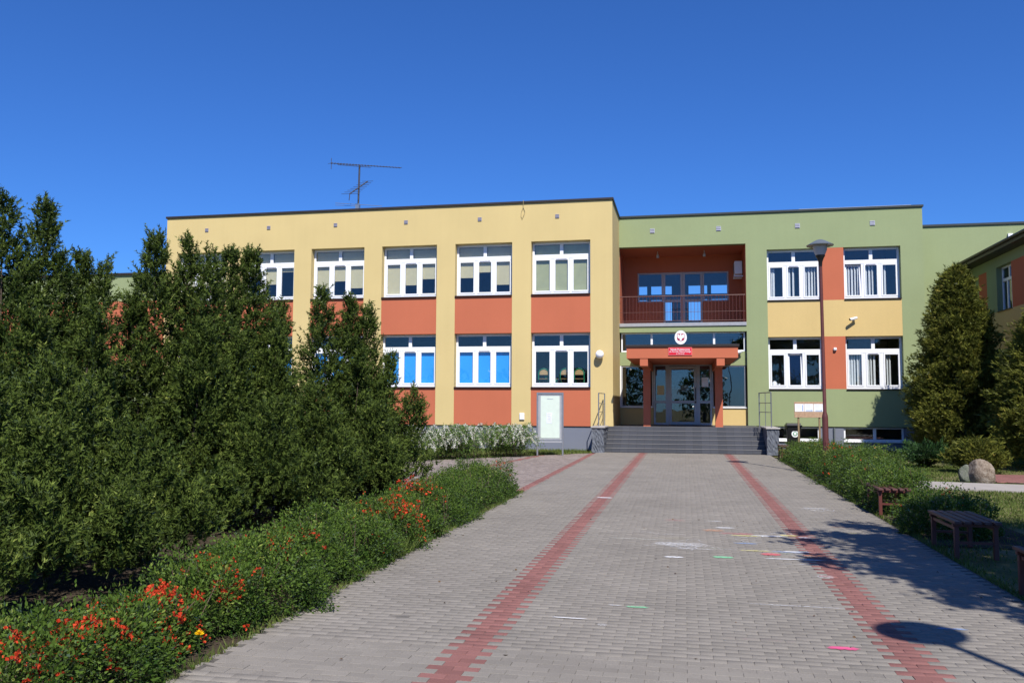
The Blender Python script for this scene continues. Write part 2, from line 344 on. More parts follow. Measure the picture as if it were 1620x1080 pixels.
# ------------------------------------------------------------------ ground and paving
def sheet(name, m, pts, z, **kw):
    me = bpy.data.meshes.new(name); me.from_pydata([(x, y, z) for x, y in pts], [], [tuple(range(len(pts)))]); me.update()
    return props(link(name, me, m), **kw)
sheet('ground', M_LAWN, [(-700, -300), (700, -300), (700, 900), (-700, 900)], -.034, kind='structure')
PX0, PX1, PY0, PY1 = -3.2, 3.0, 3.6, 31.9          # the wide path to the steps
path = sheet('path', M_JOINT, [(PX0, -6), (PX1, -6), (PX1, PY1), (PX0, PY1)], -.0055, kind='structure')
STRIPS = (-1.53, 1.53)
def paver_geo(L, Wd, t=.02, ch=.0018):
    x, y = L/2-.0009, Wd/2-.0011
    V = [(-x, -y, -t), (x, -y, -t), (x, y, -t), (-x, y, -t), (-x, -y, -ch), (x, -y, -ch), (x, y, -ch), (-x, y, -ch),
         (-x+ch, -y+ch, 0), (x-ch, -y+ch, 0), (x-ch, y-ch, 0), (-x+ch, y-ch, 0)]
    F = [(8, 9, 10, 11)] + [(a, (a+1) % 4, 4+(a+1) % 4, 4+a) for a in range(4)] + [(4+a, 4+(a+1) % 4, 8+(a+1) % 4, 8+a) for a in range(4)]
    return np.array(V), np.array(F)
PL, PW = .18, .09
PV, PF = paver_geo(PL, PW)
CV, _ = paver_geo(.2, .1)
me_grey = bpy.data.meshes.new('paver'); me_grey.from_pydata(PV.tolist(), [], PF.tolist()); me_grey.materials.append(M_PAV)
me_red = bpy.data.meshes.new('red_paver'); me_red.from_pydata(PV.tolist(), [], PF.tolist()); me_red.materials.append(M_PAVR)
def stamp(base_v, base_f, pos, rot=None, tilt=.006):
    """many copies of one small mesh as arrays"""
    n, k = len(pos), len(base_v); V = np.repeat(base_v[None], n, 0).astype(float)
    if rot is not None:
        c, s = np.cos(rot)[:, None], np.sin(rot)[:, None]; x = V[:, :, 0]*c - V[:, :, 1]*s; y = V[:, :, 0]*s + V[:, :, 1]*c
        V[:, :, 0], V[:, :, 1] = x, y
    tx = RNG.normal(0, tilt, (n, 1)); ty = RNG.normal(0, tilt, (n, 1))
    V[:, :, 2] += V[:, :, 0]*tx + V[:, :, 1]*ty
    V += np.asarray(pos)[:, None, :]
    F = (base_f[None] + (np.arange(n)*k)[:, None, None]).reshape(-1, base_f.shape[1])
    return V.reshape(-1, 3), F
field, redf, single = [], [], 0
row = 0; y = PY0
while y < PY1-.05:
    x = -3.15 + (0 if row % 2 else PL/2)
    while x < PX1-.06:
        # rows alternate one and two red stones round each strip's axis
        red = any(abs(x-c) < PL*.55 for c in STRIPS)
        z = random.gauss(0, .0013) - .001
        # the stones nearest the lens and inside the frame are objects of their own
        near = 5.15 < y < 6.25 and -3.2 < x and x < .385*y + .05
        if near and single < 300:
            o = bpy.data.objects.new('paver', me_red if red else me_grey); COL.objects.link(o); o.parent = path
            o.location = (x, y, z); o.rotation_euler = (random.gauss(0, .005), random.gauss(0, .004), random.gauss(0, .006))
            if red: o['label'] = 'red paver'
            single += 1
        else: (redf if red else field).append((x, y, z))
        x += PL
    y += PW; row += 1
V, F = stamp(PV, PF, np.array(field), RNG.normal(0, .005, len(field)), .004)
raw_mesh('paver_rows', V, F, M_PAV, path, kind='stuff')
V, F = stamp(PV, PF, np.array(redf), RNG.normal(0, .005, len(redf)), .004)
raw_mesh('red_paver_rows', V, F, M_PAVR, path, kind='stuff')
# forecourt left of the path: rosy pavers laid the other way, edged by a red line, bounded by a slanting lawn edge
def court_edge(x): return 31.2 + (x+3.3)*1.2
plaza = sheet('forecourt', M_JOINT, [(PX0-.004, 17.1), (PX0-.004, court_edge(PX0)), (-9.5, court_edge(-9.5)), (-26, 21.5), (-26, 17.1)], -.0085, kind='structure')
cf, cr_ = [], []
x = PX0-.055; col = 0
while x > -16:
    y = 17.2 + (.1 if col % 2 else 0)
    while y < (court_edge(x) if x > -9.5 else 23.7)-.1:
        diag = abs((x + 5.55) - (y-23.65)*.11) < .11
        (cr_ if (col < 2 or diag) else cf).append((x, y, random.gauss(-.001, .0014)))
        y += .2
    x -= .1; col += 1
V, F = stamp(CV, PF, np.array(cf)+[0, 0, 0], np.full(len(cf), math.pi/2), .004); raw_mesh('paver_rows', V, F, M_PAVP, plaza, kind='stuff')
V, F = stamp(CV, PF, np.array(cr_), np.full(len(cr_), math.pi/2), .004); raw_mesh('red_paver_rows', V, F, M_PAVR, plaza, kind='stuff')
sheet('soil_bed', M_SOIL, [(-9.8, 3.0), (PX0-.006, 3.0), (PX0-.006, 17.08), (-9.8, 17.08)], -.02, kind='structure')
sheet('hedge_soil', M_SOIL, [(PX1+.006, 11.8), (4.6, 11.8), (5.0, 29.5), (PX1+.006, 29.5)], -.022, kind='structure')
side_path = box('side_path', M_SLABC, 4.7, 16, 20.0, 21.75, -.08, .004, kind='structure')
side_path.data.transform(Matrix.Translation((5, 21, 0)) @ Matrix.Rotation(R(-12), 4, 'Z') @ Matrix.Translation((-5, -21, 0)))
rp = sheet('red_paved_corner', M_JOINT, [(7.1, 22.0), (12, 21.0), (12, 24.4), (7.4, 24.4)], -.014, kind='structure')
rr = [(7.3+i*.2+(.1 if j % 2 else 0), 22.0+j*.1, -.002) for i in range(20) for j in range(24) if 22.0+j*.1 > 21.95-(i*.2)*.21]
V, F = stamp(CV, PF, np.array(rr), None, .004); raw_mesh('red_paver_rows', V, F, M_PAVR, rp, kind='stuff')
box('lawn_slab', M_SLABC, 7.6, 8.7, 30.4, 33.0, -.06, .02, kind='structure')

# ------------------------------------------------------------------ the school
school = empty('school_building', (0, 36, 0), 'two storey school with yellow, terracotta and green rendered walls behind the steps', 'school')
YF, GF = 33.2, 36.7                      # fronts of the yellow block and of the green block
XL, XC, XR = -22.45, -2.74, 9.6
ZP, ZR = .92, 9.9                        # plinth top, wall top
WIN = [(XL+1.27+i*3.176+.0, XL+1.27+i*3.176+2.39) for i in range(6)]
WIN = [(-6.01-3.176*k, -3.62-3.176*k) for k in range(5, -1, -1)]
ZW = ((2.46, 4.63), (6.18, 8.33))
xs = [XL] + [v for w in WIN for v in w] + [XC]; zs = [ZP, 8.33, ZR]
grid_wall('yellow_front_wall', M_YEL, xs, zs, lambda i, j: j == 1 or i % 2 == 0, YF, YF+.36, school, label='yellow front wall with pilasters between the windows')
box('yellow_side_wall', M_YEL, XC-.36, XC, YF+.36, GF+.3, ZP, ZR, school)
box('yellow_end_wall', M_YEL, XL, XL+.36, YF+.36, 44, ZP, ZR, school)
box('plinth_wall', M_PLI, XL+.03, XC-.03, YF+.05, YF+.4, -.1, ZP-.03, school)
box('plinth_ledge', M_CAP, XL+.01, XC-.01, YF+.022, YF+.06, ZP-.03, ZP, school)
box('back_wall', M_INT, XL, XC, 44, 44.3, 0, ZR, school)
box('interior_floor', M_FLOORI, XL+.36, XC-.36, YF+.5, 44, 4.75, 5.2, school)
box('interior_ground_floor', M_FLOORI, XL+.36, XC-.36, YF+.5, 44, .7, .93, school)
box('interior_partition', M_INT, XL+.36, XC-.36, 38.4, 38.55, .93, 9.6, school)
for k, w in enumerate(WIN[1:]):
    xm = (WIN[k][1]+w[0])/2
    if k in (1, 3): box('interior_cross_wall', M_INT, xm-.06, xm+.06, YF+.36, 38.4, .93, 9.6, school)
box('roof_slab', M_CAP, XL+.1, XC-.1, YF+.1, 44.2, 9.6, ZR-.02, school)
rf = MB(); rf.box(XL-.05, XC+.05, YF-.06, 44.3, ZR, ZR+.09, .01); rf.out('roof_edge', M_CAP, school)
for i, (a, b) in enumerate(WIN):
    box('spandrel_panel', M_ORA, a, b, YF+.022, YF+.34, 4.63, 6.14, school)
    box('spandrel_panel', M_ORA, a, b, YF+.022, YF+.34, ZP+.002, 2.42, school)
vents = [-20.5, -17.55, -14.47, -11.33, -8.16, -4.95]
def vent(x, z, y, sz=.16, rim=False):
    o = MB().box(x-sz/2, x+sz/2, y-.02, y+.02, z-sz/2, z+sz/2, .004).out('vent_cover', M_VENTW if rim else M_VENT, school)
    mb = MB()
    mb.box(x-sz*.42, x+sz*.42, y-.034, y-.02, z+sz*.30, z+sz*.42).box(x-sz*.42, x+sz*.42, y-.034, y-.02, z-sz*.05, z+sz*.08).box(x-sz*.42, x+sz*.42, y-.034, y-.02, z-sz*.40, z-sz*.27)
    mb.out('grille', M_VENT, o)
for x in vents: vent(x, 9.32, YF)
for x in (-1.30, 1.5, 4.72, 7.68): vent(x, 9.3, GF, .2, True)

def window(x0, x1, z0, z1, yf, blinds=None, bmat=None, sill=M_SILL, tilt=None, slats=None, label=None, depth=.29):
    """three casements under two transom lights, white plastic; a part of the school, its panes, sill, blinds its sub-parts"""
    w, h = x1-x0, z1-z0; y0 = yf+depth; y1 = y0+.07; f = .085; zt = z1-.60*h/2.15
    mb = MB(); e = .0015
    mb.box(x0+e, x0+f, y0, y1, z0+e, z1-e, .006).box(x1-f, x1-e, y0, y1, z0+e, z1-e, .006)
    mb.box(x0+f, x1-f, y0, y1, z1-.10, z1-e, .006).box(x0+f, x1-f, y0, y1, z0+e, z0+.10, .006)
    mb.box(x0+f, x1-f, y0-.006, y1, zt-.08, zt+.09, .008)
    xm = (x0+x1)/2; mb.box(xm-.07, xm+.07, y0, y1, zt+.09, z1-.10, .006)
    iw = (w-2*f)/3; cas = []
    for k in range(3):
        a, b = x0+f+k*iw, x0+f+(k+1)*iw; cas.append((a, b))
        if k: mb.box(a-.05, a+.05, y0, y1, z0+.10, zt-.08, .006)
    fr = mb.out('window', M_PVC, school, label=label)
    box('pane', M_GLASS, x0+f, xm-.07, y0+.03, y0+.036, zt+.09, z1-.10, fr); box('pane', M_GLASS, xm+.07, x1-f, y0+.03, y0+.036, zt+.09, z1-.10, fr)
    box('sill', sill, x0+.002, x1-.002, yf-.055, y0+.02, z0-.04, z0, fr, .006)
    for k, (a, b) in enumerate(cas):
        a2 = a+(.05 if k else 0)+.004; b2 = b-(.05 if k < 2 else 0)-.004; za, zb = z0+.104, zt-.084; s = .062
        m = MB(); yy = y0-.014; T = Matrix.Identity(4)
        if tilt and k in tilt:
            T = Matrix.Translation((0, y0, za)) @ Matrix.Rotation(R(-5), 4, 'X') @ Matrix.Translation((0, -y0, -za))
        m.box(a2, a2+s, yy, y1-.01, za, zb, .007, T).box(b2-s, b2, yy, y1-.01, za, zb, .007, T).box(a2+s, b2-s, yy, y1-.01, za, za+s, .007, T).box(a2+s, b2-s, yy, y1-.01, zb-s, zb, .007, T)
        m.out('sash', M_PVC, fr)
        MB().box(a2+s, b2-s, y0+.022, y0+.028, za+s, zb-s, 0, T).out('pane', M_GLASS, fr)
        if k == 1: box('trickle_vent', M_VENT, a2+.10, b2-.10, yy-.012, yy-.001, zb-.035, zb-.01, fr)
        if blinds and blinds[k] > 0:
            box('roller_blind', bmat, a2+.03, b2-.03, y1+.03, y1+.036, zb-(zb-za)*blinds[k], zb, fr)
    if blinds and bmat is not M_BLUE and blinds[0] > .1:
        for a, b in ((x0+f+.01, xm-.08), (xm+.08, x1-f-.01)): box('roller_blind', bmat, a, b, y1+.03, y1+.036, zt+.1, z1-.11, fr)
    if slats:
        m = MB()
        for t in slats:
            xx = x0+.1+t*(w-.2); m.box(xx-.045, xx+.045, y1+.08, y1+.09, z0+.12, zt-.1+random.uniform(-.06, .03), 0, Matrix.Translation((xx, y1+.085, 0)) @ Matrix.Rotation(random.uniform(.35, .8), 4, 'Z') @ Matrix.Translation((-xx, -y1-.085, 0)))
        m.out('vertical_blind', M_SLAT, fr, kind='stuff')
    return fr
up = [(.62, .58, .75), (.3, .55, .16), (.72, .5, .73), (1, .68, .5), (.5, .34, .73), (1, 1, 1)]
for i, (a, b) in enumerate(WIN):
    window(a, b, *ZW[1], YF, up[i], M_OLIVE if i == 5 else M_BEIGE, label='upper window with beige blinds drawn part way' if i < 5 else 'upper window with olive blinds fully drawn')
    if i < 5: window(a, b, *ZW[0], YF, (1, 1, 1), M_BLUE, label='lower window with bright blue blinds')
    else: window(a, b, *ZW[0], YF, (.05, .05, .05), M_SLAT, label='lower window with chairs stacked inside')
    o = box('roller_blind', M_INT, a+.1, b-.1, YF+.30, YF+.306, ZW[1][1]-.56, ZW[1][1]-.05, school) if i < 0 else None

# --- green block
A, B = (3.46, 5.65), (6.52, 8.73); RX0, RX1 = XC, 2.60; ZB, ZT = 5.3, 8.62
gx = [RX1, A[0], A[1], B[0], B[1], XR]; gz = [ZP, 2.46, 4.63, 6.14, 8.33, ZR]
def gfill(i, j):
    if j in (1, 3) and i in (1, 2, 3): return False
    if j == 2 and i in (1, 2, 3): return False
    return True
grid_wall('green_front_wall', M_GRN, gx, gz, gfill, GF, GF+.36, school, label='green front wall of the right block')
box('green_parapet_wall', M_GRN, XC+.002, RX1, GF, GF+.36, ZT, ZR, school)
box('ochre_band', M_OCH, A[0], B[1], GF+.003, GF+.35, 4.63, 6.14, school)
for z0, z1 in ZW: box('terracotta_pier', M_ORA, A[1], B[0], GF+.003, GF+.35, z0, z1 if z1 > 5 else z1, school) if z0 < 5 else box('terracotta_pier', M_ORA, A[1], B[0], GF+.003, GF+.35, 6.14, z1, school)
sl1 = [.08, .2, .37, .45, .6, .72, .8, .88, .96]
window(*A, 6.18, 8.33, GF, slats=[.06, .1, .36, .42, .5, .7, .76, .82, .88, .94], label='upper window left of the lamp with slatted blind', depth=.24)
window(*B, 6.18, 8.33, GF, tilt=(0,), slats=[.03, .08, .14, .2, .26, .37, .42, .48, .54, .72, .78], label='upper window with tilted left sash', depth=.24)
window(*A, 2.46, 4.63, GF, tilt=(1,), label='lower window with tilted middle sash', depth=.24)
window(*B, 2.46, 4.63, GF, slats=[.05, .1, .15, .21, .26, .37, .42, .47, .53, .72, .78, .83], label='lower window with white curtains', depth=.24)
box('plinth_wall', M_PLI, RX1+.9, XR-.03, GF+.05, GF+.4, -.1, .28, school)
def strip_window(x0, x1, z0, z1):
    y = GF+.12; xm = x0+(x1-x0)*.52; m = MB()
    m.box(x0, x0+.07, y, y+.07, z0, z1, .006).box(x1-.07, x1, y, y+.07, z0, z1, .006).box(x0+.07, x1-.07, y, y+.07, z0, z0+.1, .006).box(x0+.07, x1-.07, y, y+.07, z1-.05, z1, .006).box(xm-.06, xm+.06, y, y+.07, z0+.1, z1-.05, .006)
    fr = m.out('cellar_window', M_PVC, school)
    box('pane', M_DGLASS, x0+.07, xm-.06, y+.03, y+.036, z0+.1, z1-.05, fr); box('pane', M_DGLASS, xm+.06, x1-.07, y+.03, y+.036, z0+.1, z1-.05, fr)
    box('sill', M_WSILL, x0, x1, GF-.02, y, z0-.03, z0, fr, .005)
BW = [(3.5, 5.45), (6.38, 8.68)]
for a, b in ((RX1+.9, 3.5), (5.45, 6.38), (8.68, XR-.03)): box('plinth_wall', M_PLI, a, b, GF+.05, GF+.4, .282, ZP-.03, school)
for a, b in BW: strip_window(a+.002, b-.002, .315, ZP-.035)
box('plinth_ledge', M_CAP, RX1+.9, XR-.01, GF+.022, GF+.06, ZP-.03, ZP, school)
MB().tube([(6.0, GF+.0, -.03), (6.0, GF+.0, ZP-.04)], .035).out('drain_pipe', M_LCAP, school)
box('green_end_wall', M_GRN, XR-.36, XR, GF+.36, 46, 0, ZR, school)
MB().box(XC+.055, XR+.05, GF-.06, 46.3, ZR, ZR+.09, .01).out('roof_edge', M_SLATE, school)
box('roof_highlight_strip', flat('pale_highlight_metal', (.6, .6, .6), .3, .6), 4.8, 9.2, GF+.05, GF+.4, ZR+.0902, ZR+.125, school)  # added pale metal strip, stands in for the highlight line along the roof edge
box('roof_slab', M_CAP, XC+.02, XR-.1, GF+.1, 46.1, 9.6, ZR-.02, school)
box('interior_floor', M_FLOORI, RX1+.1, XR-.4, GF+.45, 46, 4.75, 5.2, school); box('interior_ground_floor', M_FLOORI, RX1+.02, XR-.4, GF+.45, 46, .5, .9, school)
box('interior_partition', M_INT, RX1+.2, XR-.4, 41.5, 41.6, .9, 9.6, school)
# balcony recess
BY = 39.3
box('balcony_slab', M_GRN, RX0+.003, RX1, GF, BY, 4.89, 5.13, school); box('balcony_edge', M_ALU, RX0+.003, RX1-.003, GF-.05, GF+.16, 5.13, 5.28, school, .008); box('balcony_floor', M_TILE, RX0+.013, RX1-.013, GF+.16, BY, 5.132, 5.275, school)
box('balcony_side_wall', M_ORA, RX1, RX1+.2, GF+.362, BY+.2, 5.2, ZT+.2, school); box('balcony_side_wall', M_ORA, RX0-.2, RX0+.012, GF+.3, BY+.2, 5.28, ZT, school)
box('balcony_ceiling', M_ORA, RX0+.012, RX1, GF+.362, BY, ZT, ZT+.2, school)
box('balcony_reveal', M_ORA, RX1-.012, RX1, GF+.02, GF+.36, 5.28, ZT, school)
bx = [RX0+.012, -2.09, -.92, .86, 2.02, RX1]; bz = [5.28, 6.5, 7.88, ZT+.2]
grid_wall('balcony_back_wall', M_ORA, bx, bz, lambda i, j: not ((j == 1 and i in (1, 2, 3)) or (j == 0 and i == 2)), BY, BY+.25, school)
def glazing(name, mat, gl, x0, x1, z0, z1, y, xms, zms=(), f=.07, parent=school, d=.07):
    """rectangular frame with given mullion centres and cross bars; panes between"""
    m = MB(); m.box(x0, x0+f, y, y+d, z0, z1, .005).box(x1-f, x1, y, y+d, z0, z1, .005).box(x0+f, x1-f, y, y+d, z0, z0+f, .005).box(x0+f, x1-f, y, y+d, z1-f, z1, .005)
    for c, hw in xms: m.box(c-hw, c+hw, y, y+d, z0+f, z1-f, .005)
    X = [x0+f] + [v for c, hw in xms for v in (c-hw, c+hw)] + [x1-f]; Z = [z0+f]
    for c, hw in zms:
        for k in range(0, len(X), 2): m.box(X[k], X[k+1], y+.002, y+d-.002, c-hw, c+hw, .005)
        Z += [c-hw, c+hw]
    Z.append(z1-f); fr = m.out(name, mat, parent)
    for k in range(0, len(X), 2):
        for j in range(0, len(Z), 2): box('pane', gl, X[k], X[k+1], y+d*.45, y+d*.45+.006, Z[j], Z[j+1], fr)
    return fr
glazing('balcony_window', M_ALUB, M_GLASS, -2.088, -.922, 6.502, 7.878, BY+.06, [])
glazing('balcony_window', M_ALUB, M_GLASS, .862, 2.018, 6.502, 7.878, BY+.06, [])
for a, b in ((-.918, -.032), (-.028, .858)):
    d = glazing('balcony_door', M_ALUB, M_GLASS, a, b, 5.285, 7.878, BY+.05, [], [(6.55, .06)], .10)
MB().box(.75, .80, BY+.02, BY+.05, 6.3, 6.34).out('handle', M_STEEL, d)
# the room behind the balcony: daylight comes in from its far windows
RB = 46.0
box('room_side_wall', M_INT, RX1+.2, RX1+.32, BY+.25, RB, 5.2, 9.5, school); box('room_side_wall', M_INT, RX0-.35, RX0-.2, BY+.25, RB, 5.2, 9.5, school)
box('room_ceiling', M_INT, RX0-.2, RX1+.2, BY+.26, RB, 8.83, 8.95, school); box('room_floor', M_FLOORI, RX0-.2, RX1+.2, BY+.01, RB, 5.05, 5.27, school)
rx = [RX0-.35, -2.5, -1.93, -1.72, -.62, .27, 1.25, 1.45, 2.35, XR-.36]; rz = [0, 6.3, 7.45, 7.72, 8.2, ZR]
grid_wall('rear_wall', M_INT, rx, rz, lambda i, j: not (j in (1, 3) and i in (1, 3, 5, 7)), RB, RB+.3, school)
for k in range(2):
    g = MB()
rl = MB(); rl.tube([(RX0+.02, GF+.1, 6.45), (RX1-.02, GF+.1, 6.45)], .022).tube([(RX0+.02, GF+.1, 5.38), (RX1-.02, GF+.1, 5.38)], .012).tube([(RX0+.02, GF+.1, 5.76), (RX1-.02, GF+.1, 5.76)], .008)
for px in (-2.6, -.07, 2.5): rl.tube([(px, GF+.1, 5.28), (px, GF+.1, 6.45)], .02)
rail = rl.out('balcony_railing', M_RAILB, school)
for k in range(36):
    xx = RX0+.15+k*.145; MB().box(xx-.007, xx+.007, GF+.093, GF+.107, 5.385, 6.44).out('baluster', M_RAILB, rail)
# entrance front below the balcony
EY = GF+.2
box('lintel_wall', M_GRN, RX0+.003, RX1, EY, EY+.3, 3.46, 4.05, school)
glazing('clerestory_window', M_PVC, M_DGLASS, RX0+.06, RX1-.06, 4.052, 4.888, EY+.02, [(-1.37, .045), (1.26, .045)], [], .06)
box('ochre_parapet', M_OCH, RX0+.003, -1.31, EY, EY+.3, .9, 1.64, school); box('ochre_parapet', M_OCH, 1.15, RX1, EY, EY+.3, .9, 1.64, school)
glazing('entrance_side_window', M_ALU, M_DGLASS, RX0+.05, -1.31, 1.68, 3.458, EY+.03, [], [], .06); glazing('entrance_side_window', M_ALU, M_DGLASS, 1.15, RX1-.06, 1.68, 3.458, EY+.03, [], [], .05)
box('sill', M_WSILL, 1.16, RX1-.01, EY-.05, EY+.05, 1.642, 1.69, school, .006); box('sill', M_WSILL, RX0+.01, -1.32, EY-.05, EY+.05, 1.642, 1.69, school, .006)
box('jamb', M_PVC, RX0+.004, RX0+.055, EY-.02, EY+.1, 1.69, 3.45, school)
ent = glazing('entrance_glazing', M_ALU, M_DGLASS, -1.30, 1.14, .935, 3.52, EY-.06, [(-.72, .07), (.58, .07)], [(1.90, .055)], .08)
dr = glazing('door', M_ALU, M_DGLASS, -.648, .508, .95, 3.42, EY-.085, [], [(1.90, .06)], .11)
MB().tube([(.46, EY-.10, 2.0), (.46, EY-.15, 2.0), (.46, EY-.15, 2.5), (.46, EY-.10, 2.5)], .016).out('handle', M_DARK, dr)
box('lock', M_DARK, .43, .49, EY-.1, EY-.084, 1.86, 1.94, dr, .004)
p_ = MB(); p_.box(-.56, -.17, EY-.042, EY-.038, 2.02, 2.5).box(-.15, .2, EY-.042, EY-.038, 2.35, 2.62); p_.out('notice_paper', M_SLAT, dr)
p_ = box('notice_paper', M_WHITE, .72, 1.0, EY-.03, EY-.026, 2.55, 2.95, ent); box('notice_paper', M_BEIGE, -1.15, -.85, EY-.03, EY-.026, 2.2, 2.6, ent)
box('lobby_floor', M_FLOORI, RX0+.02, RX1, EY+.0, 46, .55, .925, school); box('lobby_wall', M_INT, RX0+.02, RX1+.1, 42, 42.2, .9, 4.89, school)
box('lobby_side_wall', M_INT, RX1+.02, RX1+.14, EY+.3, 42, .9, 4.75, school)
# canopy on two columns
CZ0, CZ1, CY0 = 3.49, 3.90, 31.6
can = MB().box(-2.10, 1.92, CY0, EY-.002, CZ0, CZ1).out('canopy', M_ORA, school)
box('canopy_flashing', M_CAP, -2.15, 1.97, CY0-.05, EY-.001, CZ1, CZ1+.09, can, .008)
for a, b in ((-1.61, -1.32), (1.16, 1.445)): box('beam', M_ORA, a, b, CY0+.02, EY-.08, 3.21, CZ0, can)
for a, b in ((-1.59, -1.31), (1.16, 1.445)): box('column', M_ORA, a, b, 33.6, 33.9, .93, 3.21, school)
box('door_closer_rail', M_ALU, -.8, .62, EY-.2, EY-.09, 3.53, 3.6, school, .005)
# far wall to the right, and the side wing running towards the street
box('far_green_wall', M_GRN, XR+.002, 34, 39.5, 39.9, 0, 9.62, school); MB().box(XR+.052, 34, 39.44, 46, 9.62, 9.71).out('roof_edge', M_SLATE, school)
box('wall_vent', M_WHITE, 13.72, 13.9, 39.4, 39.5, 8.92, 9.2, school)
WX = 12.15
wy = [20.0, 25.6, 27.4, 30.0, 31.6, 33.3, 34.75, 36.3, 37.4, 38.35, 39.5]; wz = [0, 4.0, 5.5, 7.25, 7.75]
def wing_cells(sel, m, name, x0=WX, dx=.34, **kw):
    o = grid_wall(name, m, wy, wz, sel, 0, dx, None)
    for v in o.data.vertices: v.co = (x0+v.co.y, v.co.x, v.co.z)
    o.data.flip_normals(); o.parent = school
    Mi = Matrix.Translation(school.location).inverted(); o.data.transform(Mi); props(o, **kw)
openings = {(2, 2), (6, 2), (4, 2)} - {(2, 2)}
oran = {(5, 2), (3, 2), (8, 2), (1, 2)}
wing_cells(lambda i, j: j >= 1 and j != 1 and (i, j) not in openings and (i, j) not in oran, M_GRN, 'wing_green_wall', label='shaded green wall of the right wing')
for c in sorted(oran): wing_cells(lambda i, j, c=c: (i, j) == c, M_ORA, 'wing_terracotta_pier', WX+.004, .33)
wing_cells(lambda i, j: j == 1, M_OCH, 'wing_ochre_band', WX+.002, .33); wing_cells(lambda i, j: j == 0, M_GRN, 'wing_base_wall', WX+.003, .33)
def wing_window(y0, y1):
    x = WX+.2; m = MB(); z0, z1 = 5.502, 7.248; zt = 6.72; f = .07
    m.box(x, x+.07, y0, y0+f, z0, z1, .006).box(x, x+.07, y1-f, y1, z0, z1, .006).box(x, x+.07, y0+f, y1-f, z0, z0+f, .006).box(x, x+.07, y0+f, y1-f, z1-f, z1, .006).box(x-.004, x+.066, y0+f, y1-f, zt-.06, zt+.06, .006)
    n = 3; w = (y1-y0-2*f)/n
    for k in (1, 2): m.box(x-.002, x+.06, y0+f+k*w-.055, y0+f+k*w+.055, z0+f, zt-.06, .006)
    ym = (y0+y1)/2; m.box(x-.002, x+.06, ym-.05, ym+.05, zt+.06, z1-f, .006)
    fr = m.out('window', M_PVC, school, label='shaded window in the right wing')
    for k in range(3): box('pane', M_GLASS, x+.03, x+.036, y0+f+k*w, y0+f+(k+1)*w, z0+f, zt-.06, fr)
    box('pane', M_GLASS, x+.03, x+.036, y0+f, ym-.05, zt+.06, z1-f, fr); box('pane', M_GLASS, x+.03, x+.036, ym+.05, y1-f, zt+.06, z1-f, fr)
    box('sill', M_SILL, WX-.05, x, y0, y1, z0-.035, z0-.002, fr, .004)
wing_window(34.752, 36.298); wing_window(31.602, 33.298)
box('wing_interior', M_INT, 14.5, 14.6, 20, 39.4, 0, 7.9, school)
wr = MB(); wr.poly([(11.6, 19.9, 7.66), (11.6, 19.9, 7.88), (16, 19.9, 9.0), (20.5, 19.9, 7.88), (20.5, 19.9, 7.66)], (0, 19.58, 0)); wr.out('wing_roof', M_CAP, school)
MB().tube([(11.55, 19.9, 7.84), (11.55, 39.45, 7.84)], .06).out('gutter', M_CAP, school)
box('wing_end_wall', M_GRN, WX+.34, 20, 20.0, 20.3, 0, 7.66, school)
# low wing behind the yews on the left
box('left_wing_wall', M_GRN, -46, XL+.3, 37.1, 37.5, 0, 8.1, school, label='green wall of the left wing'); box('left_wing_panel', M_ORA, -46, XL-.002, 37.04, 37.1, 3.6, 6.78, school)
box('roof_edge', M_CAP, -46, XL-.01, 37.0, 46, 8.1, 8.2, school)

# ------------------------------------------------------------------ entrance steps
steps = empty('front_steps', (0, 31.9, 0), 'six dark tiled entrance steps between two split stone blocks with steel handrails', 'steps')
h = .155
for k in range(6):
    y0 = 31.95+k*.28; y1 = y0+.28 if k < 5 else EY-.1
    x0, x1 = -2.93+.0, 2.86
    st = box('step' if k < 5 else 'landing', M_TILE, x0, x1, y0, y1 if k < 5 else 33.2-.002, 0, h*(k+1), steps)
    box('step_edge', M_NOSE, x0+.002, x1-.002, y0-.016, y0+.03, h*(k+1)-.006, h*(k+1)+.004, st)
box('landing', M_TILE, XC+.004, RX1+.25, 33.2, EY-.002, .5, h*6, steps)
def stone_block(x0, x1, y0, y1, z1):
    b = bmesh.new(); bmesh.ops.create_cube(b, size=1); bmesh.ops.subdivide_edges(b, edges=b.edges[:], cuts=9, use_grid_fill=True)
    for v in b.verts:
        c = v.co.copy(); v.co = Vector(((x0+x1)/2+c.x*(x1-x0), (y0+y1)/2+c.y*(y1-y0), c.z*z1+z1/2))
        n = Vector((math.copysign(1, c.x) if abs(c.x) > .49 else 0, math.copysign(1, c.y) if abs(c.y) > .49 else 0, 0))
        if 0.02 < v.co.z < z1-.02: v.co += n*random.uniform(-.03, .008)
    me = bpy.data.meshes.new('stone_block'); b.to_mesh(me); b.free()
    o = link('stone_block', me, M_STONE, steps)
    box('coping', M_CONC, x0-.03, x1+.03, y0-.04, y1, z1, z1+.06, o, .012)
stone_block(-3.40, -2.935, 31.5, 33.15, .90); stone_block(2.865, 3.30, 31.5, 33.8, .92)
def handrail(x, y0, y1, z, sx):
    m = MB()
    for yy in (y0, (y0+y1)/2, y1): m.tube([(x, yy, z), (x, yy, z+1.2)], .02)
    m.tube([(x, y0, z+1.2), (x, y1, z+1.26)], .022); m.tube([(x, y0, z+.78), (x, y1, z+.8)], .014); m.tube([(x, y0, z+.42), (x, y1, z+.44)], .014)
    m.out('handrail', M_STEEL, steps, smooth=True)
hm = MB()
for xx, yy in ((-3.16, 31.75), (-3.05, 33.0)): hm.tube([(xx, yy, .96), (xx, yy, 2.2)], .022)
for z in (2.2, 1.82, 1.5): hm.tube([(-3.16, 31.75, z), (-3.05, 33.0, z)], .02 if z > 2 else .014)
hm.out('handrail', M_STEEL, steps, smooth=True)
